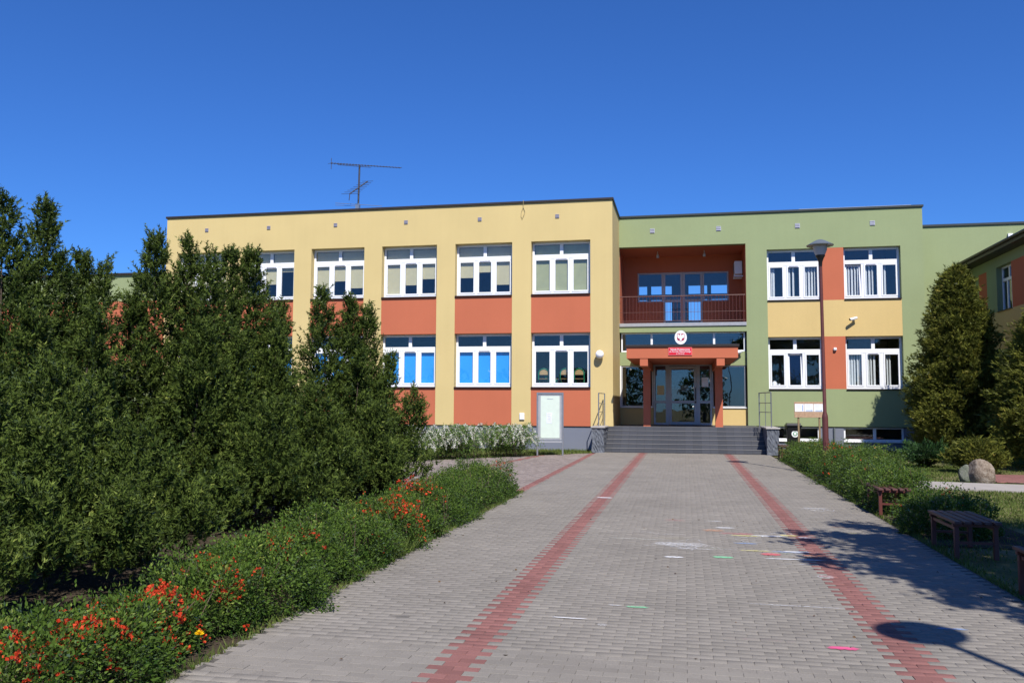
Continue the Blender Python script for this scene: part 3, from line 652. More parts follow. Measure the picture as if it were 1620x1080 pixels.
hm = MB()
for xx, yy in ((2.78, 33.4), (2.93, 32.6), (3.06, 31.8)): hm.tube([(xx, yy, .94), (xx, yy, 2.24)], .022 if xx != 2.93 else .012)
for z in (2.24, 1.86, 1.52): hm.tube([(2.78, 33.4, z), (3.06, 31.8, z)], .02 if z > 2 else .014)
hm.out('handrail', M_STEEL, steps, smooth=True)

# ------------------------------------------------------------------ things fixed to the building
def text_mesh(name, body, size, loc, m, parent, width=None, bold=0.0):
    cu = bpy.data.curves.new(name, 'FONT'); cu.body = body; cu.size = size; cu.align_x = 'CENTER'; cu.align_y = 'CENTER'; cu.offset = bold; cu.extrude = .002
    tmp = bpy.data.objects.new(name, cu); COL.objects.link(tmp); bpy.context.view_layer.update()
    me = bpy.data.meshes.new_from_object(tmp.evaluated_get(bpy.context.evaluated_depsgraph_get())); bpy.data.objects.remove(tmp)
    xs_ = [v.co.x for v in me.vertices]; w = max(xs_)-min(xs_)
    if width: me.transform(Matrix.Diagonal((width/w, 1, 1, 1)))
    me.transform(Matrix.Translation(loc) @ Matrix.Rotation(R(90), 4, 'X'))
    me.materials.clear(); return link(name, me, m, parent)
sg = empty('school_name_sign', (-.14, CY0-.03, 3.59), 'red plate with white lettering on the terracotta canopy front', 'sign')
MB().box(-.57, .29, CY0-.03, CY0-.001, 3.585, 3.885, .004).out('rim', flat('pink_sign_rim', (.75, .16, .15), .4), sg)
box('plate', M_RED, -.545, .265, CY0-.036, CY0-.03, 3.61, 3.86, sg)
text_mesh('lettering', 'Szkoła Podstawowa', .085, (-.14, CY0-.039, 3.803), M_WHITE, sg, .70, .0012)
text_mesh('lettering', 'im. Kornela Makuszyńskiego', .07, (-.14, CY0-.039, 3.725), M_WHITE, sg, .77, .0008)
text_mesh('lettering', 'w Mroczy', .055, (-.14, CY0-.039, 3.65), M_WHITE, sg, .30, .0006)
cr = empty('coat_of_arms_sign', (-.115, CY0, 4.0), 'white oval sign with white eagle on crimson above the red name plate', 'crest')
ov = [(-.115+.22*math.cos(t), CY0-.01, 4.25+.255*math.sin(t)) for t in [2*math.pi*k/40 for k in range(40)]]
MB().poly(ov, (0, .03, 0)).out('oval_plate', M_WHITE, cr)
sh = [(-.135, .135), (.135, .135), (.135, -.07), (.10, -.125), (.03, -.14), (0, -.16), (-.03, -.14), (-.10, -.125), (-.135, -.07)]
MB().poly([(-.115+a, CY0-.014, 4.26+b) for a, b in sh], (0, .004, 0)).out('shield', M_CRIM, cr)
eg = [(0, .125), (.022, .115), (.03, .095), (.018, .07), (.03, .055), (.06, .085), (.085, .11), (.118, .118), (.112, .06), (.118, .02), (.098, -.03), (.07, -.045), (.045, -.03), (.03, -.055), (.055, -.085), (.03, -.09), (.025, -.125), (0, -.135)]
eg = eg + [(-a, b) for a, b in eg[-2:0:-1]]
MB().poly([(-.115+a*1.02, CY0-.018, 4.26+b*1.02) for a, b in eg], (0, .004, 0)).out('eagle', M_WHITE, cr)
gl = empty('globe_lamp', (-3.24, YF, 3.72), 'white round globe lamp on the yellow wall beside the entrance', 'lamp')
MB().box(-3.3, -3.18, YF-.03, YF, 3.62, 3.78, .01).out('wall_bracket', M_WHITE, gl)
MB().lathe([(0, -.165)]+[(.165*math.sin(t), -.165*math.cos(t)) for t in [math.pi*k/12 for k in range(1, 12)]]+[(0, .165)], (-3.24, YF-.19, 3.73)).out('globe', M_GLOBE, gl, smooth=True)
jb = empty('meter_box', (-6.36, YF, 1.2), 'small white square box on the yellow pilaster above the white hedge', 'box')
MB().box(-6.46, -6.26, YF-.06, YF-.001, 1.15, 1.42, .012).out('lid', M_WHITE, jb); MB().box(-6.44, -6.28, YF-.068, YF-.06, 1.17, 1.40, .004).out('door', M_WHITE, jb)
def camera_thing(x, y, z, label):
    c = empty('security_camera', (x, y, z), label, 'camera')
    MB().box(x-.05, x+.05, y-.03, y-.001, z-.05, z+.05, .01).out('wall_plate', M_WHITE, c)
    MB().tube([(x, y-.02, z), (x-.02, y-.14, z+.02)], .022).out('arm', M_WHITE, c)
    MB().tube([(x+.10, y-.14, z+.07), (x-.18, y-.26, z-.01)], .055, 12).out('housing', M_WHITE, c, smooth=True)
    MB().tube([(x-.178, y-.259, z-.008), (x-.2, y-.27, z-.016)], .04, 12).out('lens', M_DARK, c)
camera_thing(6.85, GF, 5.30, 'white bullet security camera on the ochre band right of the lamp post')
camera_thing(2.3, GF+.18, 3.98, 'white security camera at the right end of the canopy under the glass strip')
ms = empty('motion_sensor', (6.1, GF, 4.05), 'small white motion sensor on the lower terracotta pier', 'sensor')
MB().box(6.04, 6.16, GF-.09, GF+.002, 4.03, 4.16, .02).out('housing', M_WHITE, ms); MB().box(6.05, 6.15, GF-.10, GF-.088, 4.04, 4.08, .004).out('lens', M_VENT, ms)
ac = empty('air_conditioner', (2.42, 38.6, 7.4), 'white outdoor air conditioning unit on the right wall of the balcony', 'air conditioner')
MB().box(2.22, 2.56, 38.2, 39.0, 7.56, 8.14, .02).out('casing', M_WHITE, ac)
MB().lathe([(0, 0), (.2, 0), (.22, .012), (0, .03)], (0, 0, 0), 20).out('fan_grille', M_VENT, ac, loc=(-.21, .05, .46)).rotation_euler = (0, R(-90), 0)
MB().box(2.2, 2.59, 38.25, 38.3, 7.44, 7.5).box(2.2, 2.59, 38.9, 38.95, 7.44, 7.5).box(2.2, 2.24, 38.25, 38.95, 7.5, 7.54).out('wall_bracket', M_WHITE, ac)
for k, x in enumerate((-1.12, .92)):
    l = empty('balcony_lamp', (x, 38, 8.4), ('left', 'right')[k]+' pendant lamp under the balcony ceiling', 'lamp', 'lamps under the balcony ceiling')
    MB().tube([(x, 38, ZT), (x, 38, 8.5)], .03).out('stem', M_ALUB, l); MB().lathe([(0, .16), (.05, .15), (.07, .06), (.06, 0), (0, -.01)], (x, 38, 8.34), 14).out('shade', M_OPAL, l, smooth=True)
an = empty('television_antenna', (-15.4, 38, 9.97), 'tall rooftop aerial mast with a long toothed boom against the sky', 'antenna')
MB().tube([(-15.43, 38, 9.95), (-15.38, 38, 13.3)], .047).out('mast', M_ANT, an)
def boom(a, b, n, el, ax, th=.02):
    m = MB(); m.tube([a, b], th); a, b = Vector(a), Vector(b)
    for k in range(n):
        p = a.lerp(b, k/(n-1)); l = el*(1-.35*k/(n-1)); m.tube([p-ax*l, p+ax*l], .010, 5)
    return m
boom((-16.9, 38, 13.5), (-13.27, 38, 13.08), 24, .22, Vector((.1, .8, .35)).normalized()).tube([(-16.85, 38, 13.2), (-16.85, 38, 13.75)], .014).tube([(-16.5, 38, 13.40), (-14.8, 38, 13.18)], .014).out('boom', M_ANT, an)
boom((-15.69, 37.6, 11.82), (-15.1, 38.4, 12.62), 8, .45, Vector((1, -.1, -.05)).normalized(), .03).tube([(-15.69, 37.6, 11.82), (-15.72, 37.6, 11.5)], .02).out('boom', M_ANT, an)
MB().tube([(-16.6, 38, 11.5), (-14.2, 38, 11.25)], .012).tube([(-16.6, 38, 11.4), (-15.4, 38, 11.3)], .01).box(-15.52, -15.34, 37.9, 38.1, 11.1, 11.4).out('dipole', M_STEEL, an)
cb = MB().tube([(-6.33, YF-.07, 10.02), (-6.34, YF-.03, 9.75), (-6.42, YF-.02, 9.55), (-6.43, YF-.02, 9.36), (-6.39, YF-.02, 9.25), (-6.31, YF-.025, 9.42), (-6.27, YF-.03, 9.56)], .012, 6).tube([(-6.34, YF-.03, 9.75), (-6.27, YF-.03, 9.56)], .01, 6)
props(cb.out('loose_cable', flat('pale_cable', (.40, .33, .17), .7)), 'loop of loose cable hanging from the roof edge on the yellow wall', 'cable')

# ------------------------------------------------------------------ seen through the classroom window
cup = empty('cupboard', (-4.85, 34.0, .93), 'low cupboard inside the classroom carrying the stacked chairs', 'cupboard')
box('carcass', M_POST, -6.0, -3.75, 33.68, 34.3, .93, 2.42, cup); box('top', M_WOOD, -6.02, -3.73, 33.66, 34.32, 2.42, 2.46, cup)
M_GTUBE = flat('green_steel_tube', (.02, .28, .13), .4); M_PLY = flat('varnished_plywood', (.50, .33, .14), .5, 0, .15, 12)
ch = empty('school_chair', (0, 0, 0), 'green framed plywood chair left behind the lower classroom window', 'chair', 'chairs inside the classroom window')
for sx in (-1, 1): MB().tube([(sx*.17, .16, 0), (sx*.17, -.02, .33)], .014).out('leg', M_GTUBE, ch); MB().tube([(sx*.17, -.2, 0), (sx*.17, -.02, .33)], .014).out('leg', M_GTUBE, ch)
MB().box(-.18, .18, -.2, .17, .33, .348, .006).out('seat', M_PLY, ch)
MB().tube([(-.2, -.2, .3)]+[(-.2*math.cos(t), -.22, .55+.2*math.sin(t)) for t in [math.pi*k/10 for k in range(11)]]+[(.2, -.2, .3)], .017).out('back_frame', M_GTUBE, ch)
MB().poly([(-.17, -.235, .5)]+[(-.17*math.cos(t), -.235, .56+.15*math.sin(t)) for t in [math.pi*k/8 for k in range(9)]]+[(.17, -.235, .5)], (0, .02, 0)).out('backrest', M_PLY, ch)
ch.location = (-5.62, 34.0, 2.462); ch.rotation_euler = (0, 0, .15)
for x, rz, lb in ((-5.25, -.35, 'green framed chair turned sideways, second from left behind the classroom window'), (-4.72, .05, 'green framed plywood chair in the middle pane of the classroom window'), (-4.12, -.1, 'green framed plywood chair right behind the classroom window')):
    copy_thing(ch, (x, 34.0, 2.462), rz, lb, 'chairs inside the classroom window')
bk = empty('book_row', (-17.0, YF+.35, 6.3), 'leaning books on the sill of the upper window behind the yews', 'books')
for k in range(6):
    MB().box(0, .035, 0, .03, 0, .26, .002, Matrix.Translation((-17.0+k*.06+.75, YF+.46, 6.3)) @ Matrix.Rotation(.25, 4, 'Y')).out('book', [M_WHITE, M_CRIM, M_INK, M_WHITE, M_RED, M_SLAT][k], bk)
pot = empty('window_ornament', (3.6, GF+.3, 2.56), 'white ornament on the sill of the lower window left of the lamp post', 'ornament')
MB().lathe([(0, 0), (.1, .01), (.13, .09), (.10, .17), (.05, .22), (0, .23)], (3.72, GF+.42, 2.57), 14).out('body', M_WHITE, pot, smooth=True); MB().lathe([(0, 0), (.045, 0), (.04, .12), (0, .12)], (3.92, GF+.42, 2.57), 12).out('cup', M_WHITE, pot)

# ------------------------------------------------------------------ street furniture
def rot_about(x, y, a): return Matrix.Translation((x, y, 0)) @ Matrix.Rotation(a, 4, 'Z') @ Matrix.Translation((-x, -y, 0))
nb = empty('notice_board', (-4.6, 29.2, 0), 'tall aluminium notice case with pale poster standing beside the white flowering hedge', 'notice board', None, R(10))
for sx in (-1, 1): MB().box(sx*.44-.03, sx*.44+.03, -.03, .03, 0, 2.18, .006).out('post', M_STEEL, nb, loc=(0, 0, 0))
MB().box(-.41, .41, -.028, .028, 2.12, 2.18, .006).box(-.41, .41, -.028, .028, .47, .56, .006).out('frame', M_STEEL, nb, loc=(0, 0, 0))
MB().box(-.41, .41, .0, .026, .56, 2.12).out('backing', M_ALU, nb, loc=(0, 0, 0)); MB().box(-.33, .33, -.012, -.001, .6, 2.06).out('poster', flat('pale_green_poster', (.58, .66, .57), .5, 0, .05), nb, loc=(0, 0, 0))
MB().box(-.12, .06, -.016, -.012, 1.12, 1.48).out('paper_sheet', flat('bluish_paper', (.70, .72, .84), .7), nb, loc=(0, 0, 0))
q = MB().box(-.1, .1, -.016, -.0122, 1.95, 1.965)
q.out('print', M_INK, nb, loc=(0, 0, 0))
q = MB()
for k in range(5): q.box(-.09, .03-.02*(k % 2), -.02, -.0165, 1.42-k*.055, 1.428-k*.055)
q.out('print', M_INK, nb, loc=(0, 0, 0)); MB().box(-.41, .41, -.06, -.028, .45, .49).out('ledge', M_ALU, nb, loc=(0, 0, 0))
ws = empty('direction_board', (4.27, 31.2, 0), 'wooden board with three white printed sheets on two posts beside the black bin', 'sign')
MB().box(3.78, 4.76, 31.17, 31.2, 1.35, 1.90, .006).out('board', M_WOOD, ws)
for x in (3.92, 4.62): MB().box(x-.03, x+.03, 31.2, 31.26, 0, 1.5, .005).out('post', M_POST, ws)
for k in range(3):
    x0 = 3.80+k*.318; s_ = MB().box(x0, x0+.30, 31.164, 31.17, 1.56, 1.83).out('printed_sheet', M_WHITE, ws)
    q = MB()
    for r_ in range(4): q.box(x0+.04, x0+.2, 31.161, 31.164, 1.79-r_*.04, 1.797-r_*.04)
    q.out('print', flat('faint_print', (.55, .56, .62), .8), s_)
    a = (x0+.245, x0+.27, 1.585, 1.79) if k == 0 else (x0+.05, x0+.26, 1.585, 1.61)
    q = MB().box(a[0], a[1], 31.16, 31.1638, a[2], a[3])
    if k: q.poly([(a[1]-.02, 31.16, a[2]-.015), (a[1]+.02, 31.16, (a[2]+a[3])/2), (a[1]-.02, 31.16, a[3]+.015)], (0, .0036, 0))
    q.out('arrow', M_BLUEINK, s_)
bn = empty('wheelie_bin', (4.06, 34, 0), 'black wheeled rubbish bin with round white sticker by the right stone block', 'bin')
b = bmesh.new()
for z, w, d in ((.08, .19, .22), (.98, .26, .32)):
    for sx, sy in ((-1, -1), (1, -1), (1, 1), (-1, 1)): b.verts.new((4.07+sx*w, 34+sy*d, z))
vs = list(b.verts); b.faces.new(vs[3::-1]); b.faces.new(vs[4:])
for k in range(4): b.faces.new((vs[k], vs[(k+1) % 4], vs[4+(k+1) % 4], vs[4+k]))
bmesh.ops.bevel(b, geom=b.edges[:], offset=.02, segments=2, affect='EDGES'); me = bpy.data.meshes.new('body'); b.to_mesh(me); b.free(); link('body', me, M_DARK, bn)
MB().box(3.78, 4.36, 33.64, 34.36, .98, 1.03, .012).poly([(3.80, 33.7, 1.03), (3.80, 34.3, 1.03), (3.83, 34.25, 1.10), (3.83, 33.75, 1.10)], (.5, 0, 0)).out('lid', M_DARK, bn)
for sx in (-1, 1): MB().tube([(4.07+sx*.20, 34.26, .1), (4.07+sx*.25, 34.26, .1)], .1, 16).out('wheel', M_DARK, bn)
MB().tube([(3.82, 34.38, 1.0), (4.32, 34.38, 1.0)], .018).out('handle', M_DARK, bn)
st = MB().tube([(4.1, 33.715, .70), (4.1, 33.70, .70)], .13, 24).out('sticker', M_WHITE, bn); MB().tube([(4.1, 33.70, .70), (4.1, 33.697, .70)], .085, 20).out('emblem', flat('sticker_green', (.15, .33, .2), .6), st); MB().box(4.06, 4.14, 33.69, 33.6965, .66, .75).out('emblem', M_WHITE, st)

def street_lamp():
    r = empty('street_lamp', (0, 0, 0), 'brown street lamp with grey saucer cap standing in the right hedge before the school', 'street lamp', 'street lamps along the path')
    MB().lathe([(.075, 0), (.075, 1.45), (.068, 1.52), (.045, 1.6), (.04, 5.5), (0, 5.5)], (0, 0, 0), 16).out('pole', M_LPOLE, r, smooth=True, loc=(0, 0, 0))
    MB().box(-.04, .04, -.082, -.06, .5, .85, .004).out('hatch', M_LPOLE, r, loc=(0, 0, 0))
    MB().lathe([(.04, 5.38), (.05, 5.5), (.085, 5.6), (.12, 5.66), (.115, 5.7), (0, 5.7)], (0, 0, 0), 20).out('socket', M_DARK, r, smooth=True, loc=(0, 0, 0))
    MB().lathe([(.115, 5.68), (.165, 5.80), (.185, 5.92), (.18, 5.96), (0, 5.96)], (0, 0, 0), 24).out('bowl', M_OPAL, r, smooth=True, loc=(0, 0, 0))
    MB().lathe([(.18, 5.955), (.335, 5.925), (.34, 5.945), (.24, 6.0), (.14, 6.055), (.06, 6.09), (0, 6.1)], (0, 0, 0), 32).out('cap', M_LCAP, r, smooth=True, loc=(0, 0, 0))
    return r
lamp = street_lamp(); lamp.location = (3.55, 23.0, 0); lamp.rotation_euler = (0, R(-.4), .3)
copy_thing(lamp, (3.68, 2.52, 0), 1.0, 'brown street lamp beside the camera whose round shadow falls on the near pavers', 'street lamps along the path')

def bench():
    r = empty('bench', (0, 0, 0), 'brown red slatted bench in tree shade, second from the camera', 'bench', 'slatted benches along the right path edge')
    for k in range(5): MB().box(-.25+k*.106, -.25+k*.106+.078, -.56, .56, .405, .44, .006).out('slat', M_SLATR, r, loc=(0, 0, 0))
    for sx in (-1, 1):
        for sy in (-1, 1): MB().box(sx*.21-.025, sx*.21+.025, sy*.46-.025, sy*.46+.025, 0, .37, .004).out('leg', M_BLEG, r, loc=(0, 0, 0))
    for sy in (-1, 1): MB().box(-.25, .25, sy*.46-.025, sy*.46+.025, .37, .404, .004).out('crossbar', M_BLEG, r, loc=(0, 0, 0)); MB().box(-.185, .185, sy*.46-.012, sy*.46+.012, .17, .2).out('brace', M_BLEG, r, loc=(0, 0, 0))
    for sx in (-1, 1): MB().box(sx*.21-.012, sx*.21+.012, -.435, .435, .33, .365).out('brace', M_BLEG, r, loc=(0, 0, 0))
    return r
bnch = bench(); bnch.location = (3.30, 11.28, -.01)
G_B = 'slatted benches along the right path edge'
copy_thing(bnch, (3.32, 15.25, -.01), R(-1), 'sunlit brown red slatted bench half swallowed by the right hedge', G_B)
copy_thing(bnch, (3.32, 8.45, -.01), R(1), 'shaded slatted bench cut off by the right picture edge', G_B)
copy_thing(bnch, (3.36, 29.9, -.01), R(0), 'far slatted bench almost hidden by the hedge end near the steps', G_B)

# boulder with a flat side and a slab leaning on it
def rock(name, c, r, seed, m, label, cut=None):
    b = bmesh.new(); bmesh.ops.create_icosphere(b, subdivisions=4, radius=1); rg = np.random.default_rng(seed); k = [Vector(v) for v in rg.normal(0, 1, (7, 3))]
    for v in b.verts:
        d = v.co.normalized(); s = 1+.10*math.sin(2.3*d.dot(k[0])+1)+.08*math.sin(3.1*d.dot(k[1]))+.035*math.sin(7*d.dot(k[2]))+.02*math.sin(13*d.dot(k[3]))+random.gauss(0, .008)
        p = Vector((d.x*r[0]*s, d.y*r[1]*s, d.z*r[2]*s))
        if cut:
            for n, o_ in cut:
                n = Vector(n).normalized(); e = p.dot(n)-o_
                if e > 0: p -= n*e*.92
        v.co = p + Vector(c)
    me = bpy.data.meshes.new(name); b.to_mesh(me); b.free()
    for p in me.polygons: p.use_smooth = True
    return props(link(name, me, m), label, 'rock')
M_ROCK = ground_mat('granite', (.11, .085, .065), (.21, .165, .125), (.31, .27, .225), 8); M_ROCK2 = ground_mat('lichen_stone', (.10, .115, .085), (.15, .16, .12), (.2, .2, .17), 4)
rock('boulder', (6.84, 21.9, .14), (.29, .28, .37), 5, M_ROCK, 'rounded pale granite boulder at the edge of the side path', [((.55, -1, .15), .27), ((-1, -.3, .35), .25)])
rock('leaning_stone', (6.56, 22.08, .12), (.15, .22, .29), 9, M_ROCK2, 'flat mossy stone leaning on the left of the boulder', [((-.6, -1, .4), .13)])

# ------------------------------------------------------------------ vegetation
def unit(v): return v/np.maximum(np.linalg.norm(v, axis=-1, keepdims=True), 1e-9)
def perp(d):
    a = np.where(np.abs(d[:, 2:3]) < .9, np.array([[0, 0, 1.]]), np.array([[1., 0, 0]])); x = unit(np.cross(a, d)); return x, np.cross(d, x)
def tufts(P, D, size, k, width=.16, spread=(.3, 1.25), tone=None):
    """k slim single-triangle needles round each point P, splayed about direction D"""
    n = len(P); P = np.repeat(P, k, 0); D0 = unit(np.repeat(D, k, 0)); s = np.repeat(size, k)*RNG.uniform(.7, 1.2, n*k)
    x, y = perp(D0); a = RNG.uniform(0, 2*np.pi, n*k)[:, None]; th = RNG.uniform(*spread, n*k)[:, None]
    d = D0*np.cos(th) + (x*np.cos(a)+y*np.sin(a))*np.sin(th)
    b = P + D0*(RNG.uniform(-.4, .5, n*k)*s)[:, None]
    w = unit(np.cross(d, RNG.normal(0, 1, (n*k, 3))))*(s*width)[:, None]
    V = np.stack([b-w, b+w, b+d*s[:, None]], 1).reshape(-1, 3); F = np.arange(len(V)).reshape(-1, 3)
    t = np.repeat(tone if tone is not None else RNG.uniform(0, 1, n), k) + RNG.normal(0, .1, n*k)
    return V, F, np.repeat(np.clip(t, 0, 1), 3)
def leaves(P, D, size, ratio=.45, fold=.25, tone=None):
    """rhombic leaves folded along the midrib, two triangles each, pointing along D"""
    n = len(P); D = unit(D); x = unit(np.cross(D, RNG.normal(0, 1, (n, 3)))); z = np.cross(D, x); s = size[:, None]
    m = P + D*s*.45; V = np.stack([P, m + x*s*ratio*.5 + z*s*fold*.3, P + D*s, m - x*s*ratio*.5 + z*s*fold*.3], 1).reshape(-1, 3)
    i = np.arange(n)[:, None]*4; F = np.concatenate([i+np.array([[0, 1, 2]]), i+np.array([[0, 2, 3]])], 1).reshape(-1, 3)
    t = tone if tone is not None else RNG.uniform(0, 1, n)
    return V, F, np.repeat(np.clip(t, 0, 1), 4)
def join(parts):
    V, F, T, o = [], [], [], 0
    for v, f, t in parts: V.append(v); F.append(f+o); T.append(t); o += len(v)
    return np.concatenate(V), np.concatenate(F), np.concatenate(T)
def tube_arr(mb, pts, r0, r1, seg=6): mb.tube(pts, r0, seg, r1)

def yew(label, base, leaders, dens=1.0, ts=.05):
    """leaders: (tip x, y, z, width factor). Branch plumes climb round every leader; needles sit in tufts along them"""
    t = empty('yew_tree', (base[0], base[1], -.02), label, 'yew', 'dark yews behind the left flower border')
    mb = MB(); mb.tube([(base[0], base[1], -.05), (base[0]+.03, base[1]-.02, .5), (base[0], base[1], 1.3)], .11, 8, .06); parts = []
    for (lx, ly, lz, wf) in leaders:
        lz -= .15*min(1, lz/3); tip = np.array([lx, ly, lz]); fk = .55 if lz > 2.3 else .9; foot = np.array([base[0]+(lx-base[0])*fk, base[1]+(ly-base[1])*fk, .25 if lz > 2.3 else .05]) if lz > 1.4 else np.array([lx, ly, .02])
        if lz > 2: mb.tube([tuple(foot-[0, 0, .2]), tuple(foot*.5+tip*.5), tuple(tip-[0, 0, .15])], .018, 6, .006)
        nb = int((365 if lz > 2.3 else 285)*wf*dens*(lz/4)); u = RNG.uniform(0, 1, nb)**.8; dz = u*(lz-.1)                 # distance below the tip
        ax = tip + (foot-tip)*(dz/(lz-.25 if lz > 2.3 else lz))[:, None]
        r = np.minimum(.05+.28*dz**1.12, (1.0+.1*np.sin(dz*5+lx))*np.ones(nb))*wf
        az = RNG.uniform(0, 2*np.pi, nb); up = np.clip(1.5-.55*dz, .12, 1.5)+RNG.normal(0, .15, nb)
        out = np.stack([np.cos(az), np.sin(az), up], 1); r = (.10+.42*dz**.9)*wf*np.ones(nb) if lz < 2.3 else r; ln = r*RNG.uniform(.66, 1.06, nb)
        o2 = out/np.sqrt(1+np.maximum(up, 0)[:, None]**2*.25)
        btone = RNG.uniform(.1, .8, nb)
        m = np.maximum((4+ln*7.5).astype(int), 4); idx = np.repeat(np.arange(nb), m); k = len(idx)     # shoots crowd the end of each plume
        f = RNG.uniform(.12, 1, k)**.45
        P = ax[idx] + o2[idx]*(ln[idx]*f)[:, None]; P[:, 2] += .10*f**2*ln[idx]
        P += RNG.normal(0, 1, (k, 3))*(.015+.04*(1-f)+.085*ln[idx])[:, None]
        D = unit(o2[idx]*.75 + np.array([0, 0, .5]) + RNG.normal(0, .42, (k, 3)))
        keep = P[:, 2] > .03
        P, D, f, idx = P[keep], D[keep], f[keep], idx[keep]; k = len(P)
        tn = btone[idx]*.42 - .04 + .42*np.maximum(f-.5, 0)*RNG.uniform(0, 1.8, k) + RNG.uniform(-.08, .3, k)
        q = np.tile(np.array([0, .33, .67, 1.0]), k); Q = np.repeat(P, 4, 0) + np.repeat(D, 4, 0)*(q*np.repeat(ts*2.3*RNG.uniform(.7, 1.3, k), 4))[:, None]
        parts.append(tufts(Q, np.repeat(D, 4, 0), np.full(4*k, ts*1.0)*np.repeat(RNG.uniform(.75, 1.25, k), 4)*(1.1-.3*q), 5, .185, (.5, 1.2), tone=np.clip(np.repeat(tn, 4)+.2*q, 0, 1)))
    V, F, T = join(parts); raw_mesh('crown', V, F, M_YEW, t, T)
    mb.out('trunk', M_BARK, t)
    return len(F)
nt_ = 0
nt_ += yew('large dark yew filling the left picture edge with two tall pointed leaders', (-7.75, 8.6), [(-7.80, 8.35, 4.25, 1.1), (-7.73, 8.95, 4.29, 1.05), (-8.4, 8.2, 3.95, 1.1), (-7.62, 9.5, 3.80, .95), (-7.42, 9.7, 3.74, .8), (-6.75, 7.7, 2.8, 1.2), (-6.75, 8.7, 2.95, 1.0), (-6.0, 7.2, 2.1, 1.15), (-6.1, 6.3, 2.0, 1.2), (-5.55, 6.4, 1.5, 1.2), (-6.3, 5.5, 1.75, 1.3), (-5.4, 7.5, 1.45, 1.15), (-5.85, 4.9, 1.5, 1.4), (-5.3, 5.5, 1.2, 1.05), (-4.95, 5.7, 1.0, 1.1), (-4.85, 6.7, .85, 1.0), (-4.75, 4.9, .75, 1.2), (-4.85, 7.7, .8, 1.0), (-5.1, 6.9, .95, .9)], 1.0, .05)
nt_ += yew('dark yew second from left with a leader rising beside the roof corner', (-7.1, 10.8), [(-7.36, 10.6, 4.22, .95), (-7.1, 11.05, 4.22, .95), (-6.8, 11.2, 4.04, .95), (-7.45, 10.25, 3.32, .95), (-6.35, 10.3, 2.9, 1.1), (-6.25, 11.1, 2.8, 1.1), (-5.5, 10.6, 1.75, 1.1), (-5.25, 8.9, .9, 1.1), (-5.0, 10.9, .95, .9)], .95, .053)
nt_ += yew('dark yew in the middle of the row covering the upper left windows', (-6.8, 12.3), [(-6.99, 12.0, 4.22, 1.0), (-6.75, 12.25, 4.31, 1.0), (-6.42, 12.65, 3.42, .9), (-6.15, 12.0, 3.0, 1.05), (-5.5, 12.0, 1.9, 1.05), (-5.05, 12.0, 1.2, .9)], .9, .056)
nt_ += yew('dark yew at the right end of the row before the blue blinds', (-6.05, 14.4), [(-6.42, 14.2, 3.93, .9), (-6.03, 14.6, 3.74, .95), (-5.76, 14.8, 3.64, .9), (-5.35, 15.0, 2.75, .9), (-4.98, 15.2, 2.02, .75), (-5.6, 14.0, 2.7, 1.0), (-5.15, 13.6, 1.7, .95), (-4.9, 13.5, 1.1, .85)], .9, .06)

def mound(y0, y1, x0, x1, h, n, seed):
    """random points and outward directions over a lumpy hedge body"""
    rg = np.random.default_rng(seed); u = rg.uniform(0, 1, n); a = rg.uniform(-.25, math.pi+.25, n)
    yy = y0+(y1-y0)*u; ph = rg.uniform(0, 6.28, 6)
    end = np.minimum(1, np.minimum(u, 1-u)*(y1-y0)/.3)**.5
    lump = .94+.17*np.sin(yy*3.7+ph[0])+.14*np.sin(yy*7.3+ph[1]+2*np.cos(a))+.08*np.sin(yy*15+a*6)+.10*np.sin(a*4+yy*5+ph[2])
    rad = lump*end*np.sqrt(rg.uniform(.45, 1.05, n)); cx, hw = (x0+x1)/2, (x1-x0)/2
    ca, sa = np.cos(a), np.sin(a); sq = 1/np.maximum(np.abs(ca)**3+np.abs(sa)**3, .5)**(1/3)
    X = cx+ca*sq*hw*rad; Z = .06+np.maximum(sa, -.03)*sq*h*rad; Z = np.maximum(Z, .01)
    D = np.stack([ca*.9, rg.normal(0, .5, n), sa*.9+.3], 1) + rg.normal(0, .5, (n, 3))
    return np.stack([X, yy, Z], 1), D
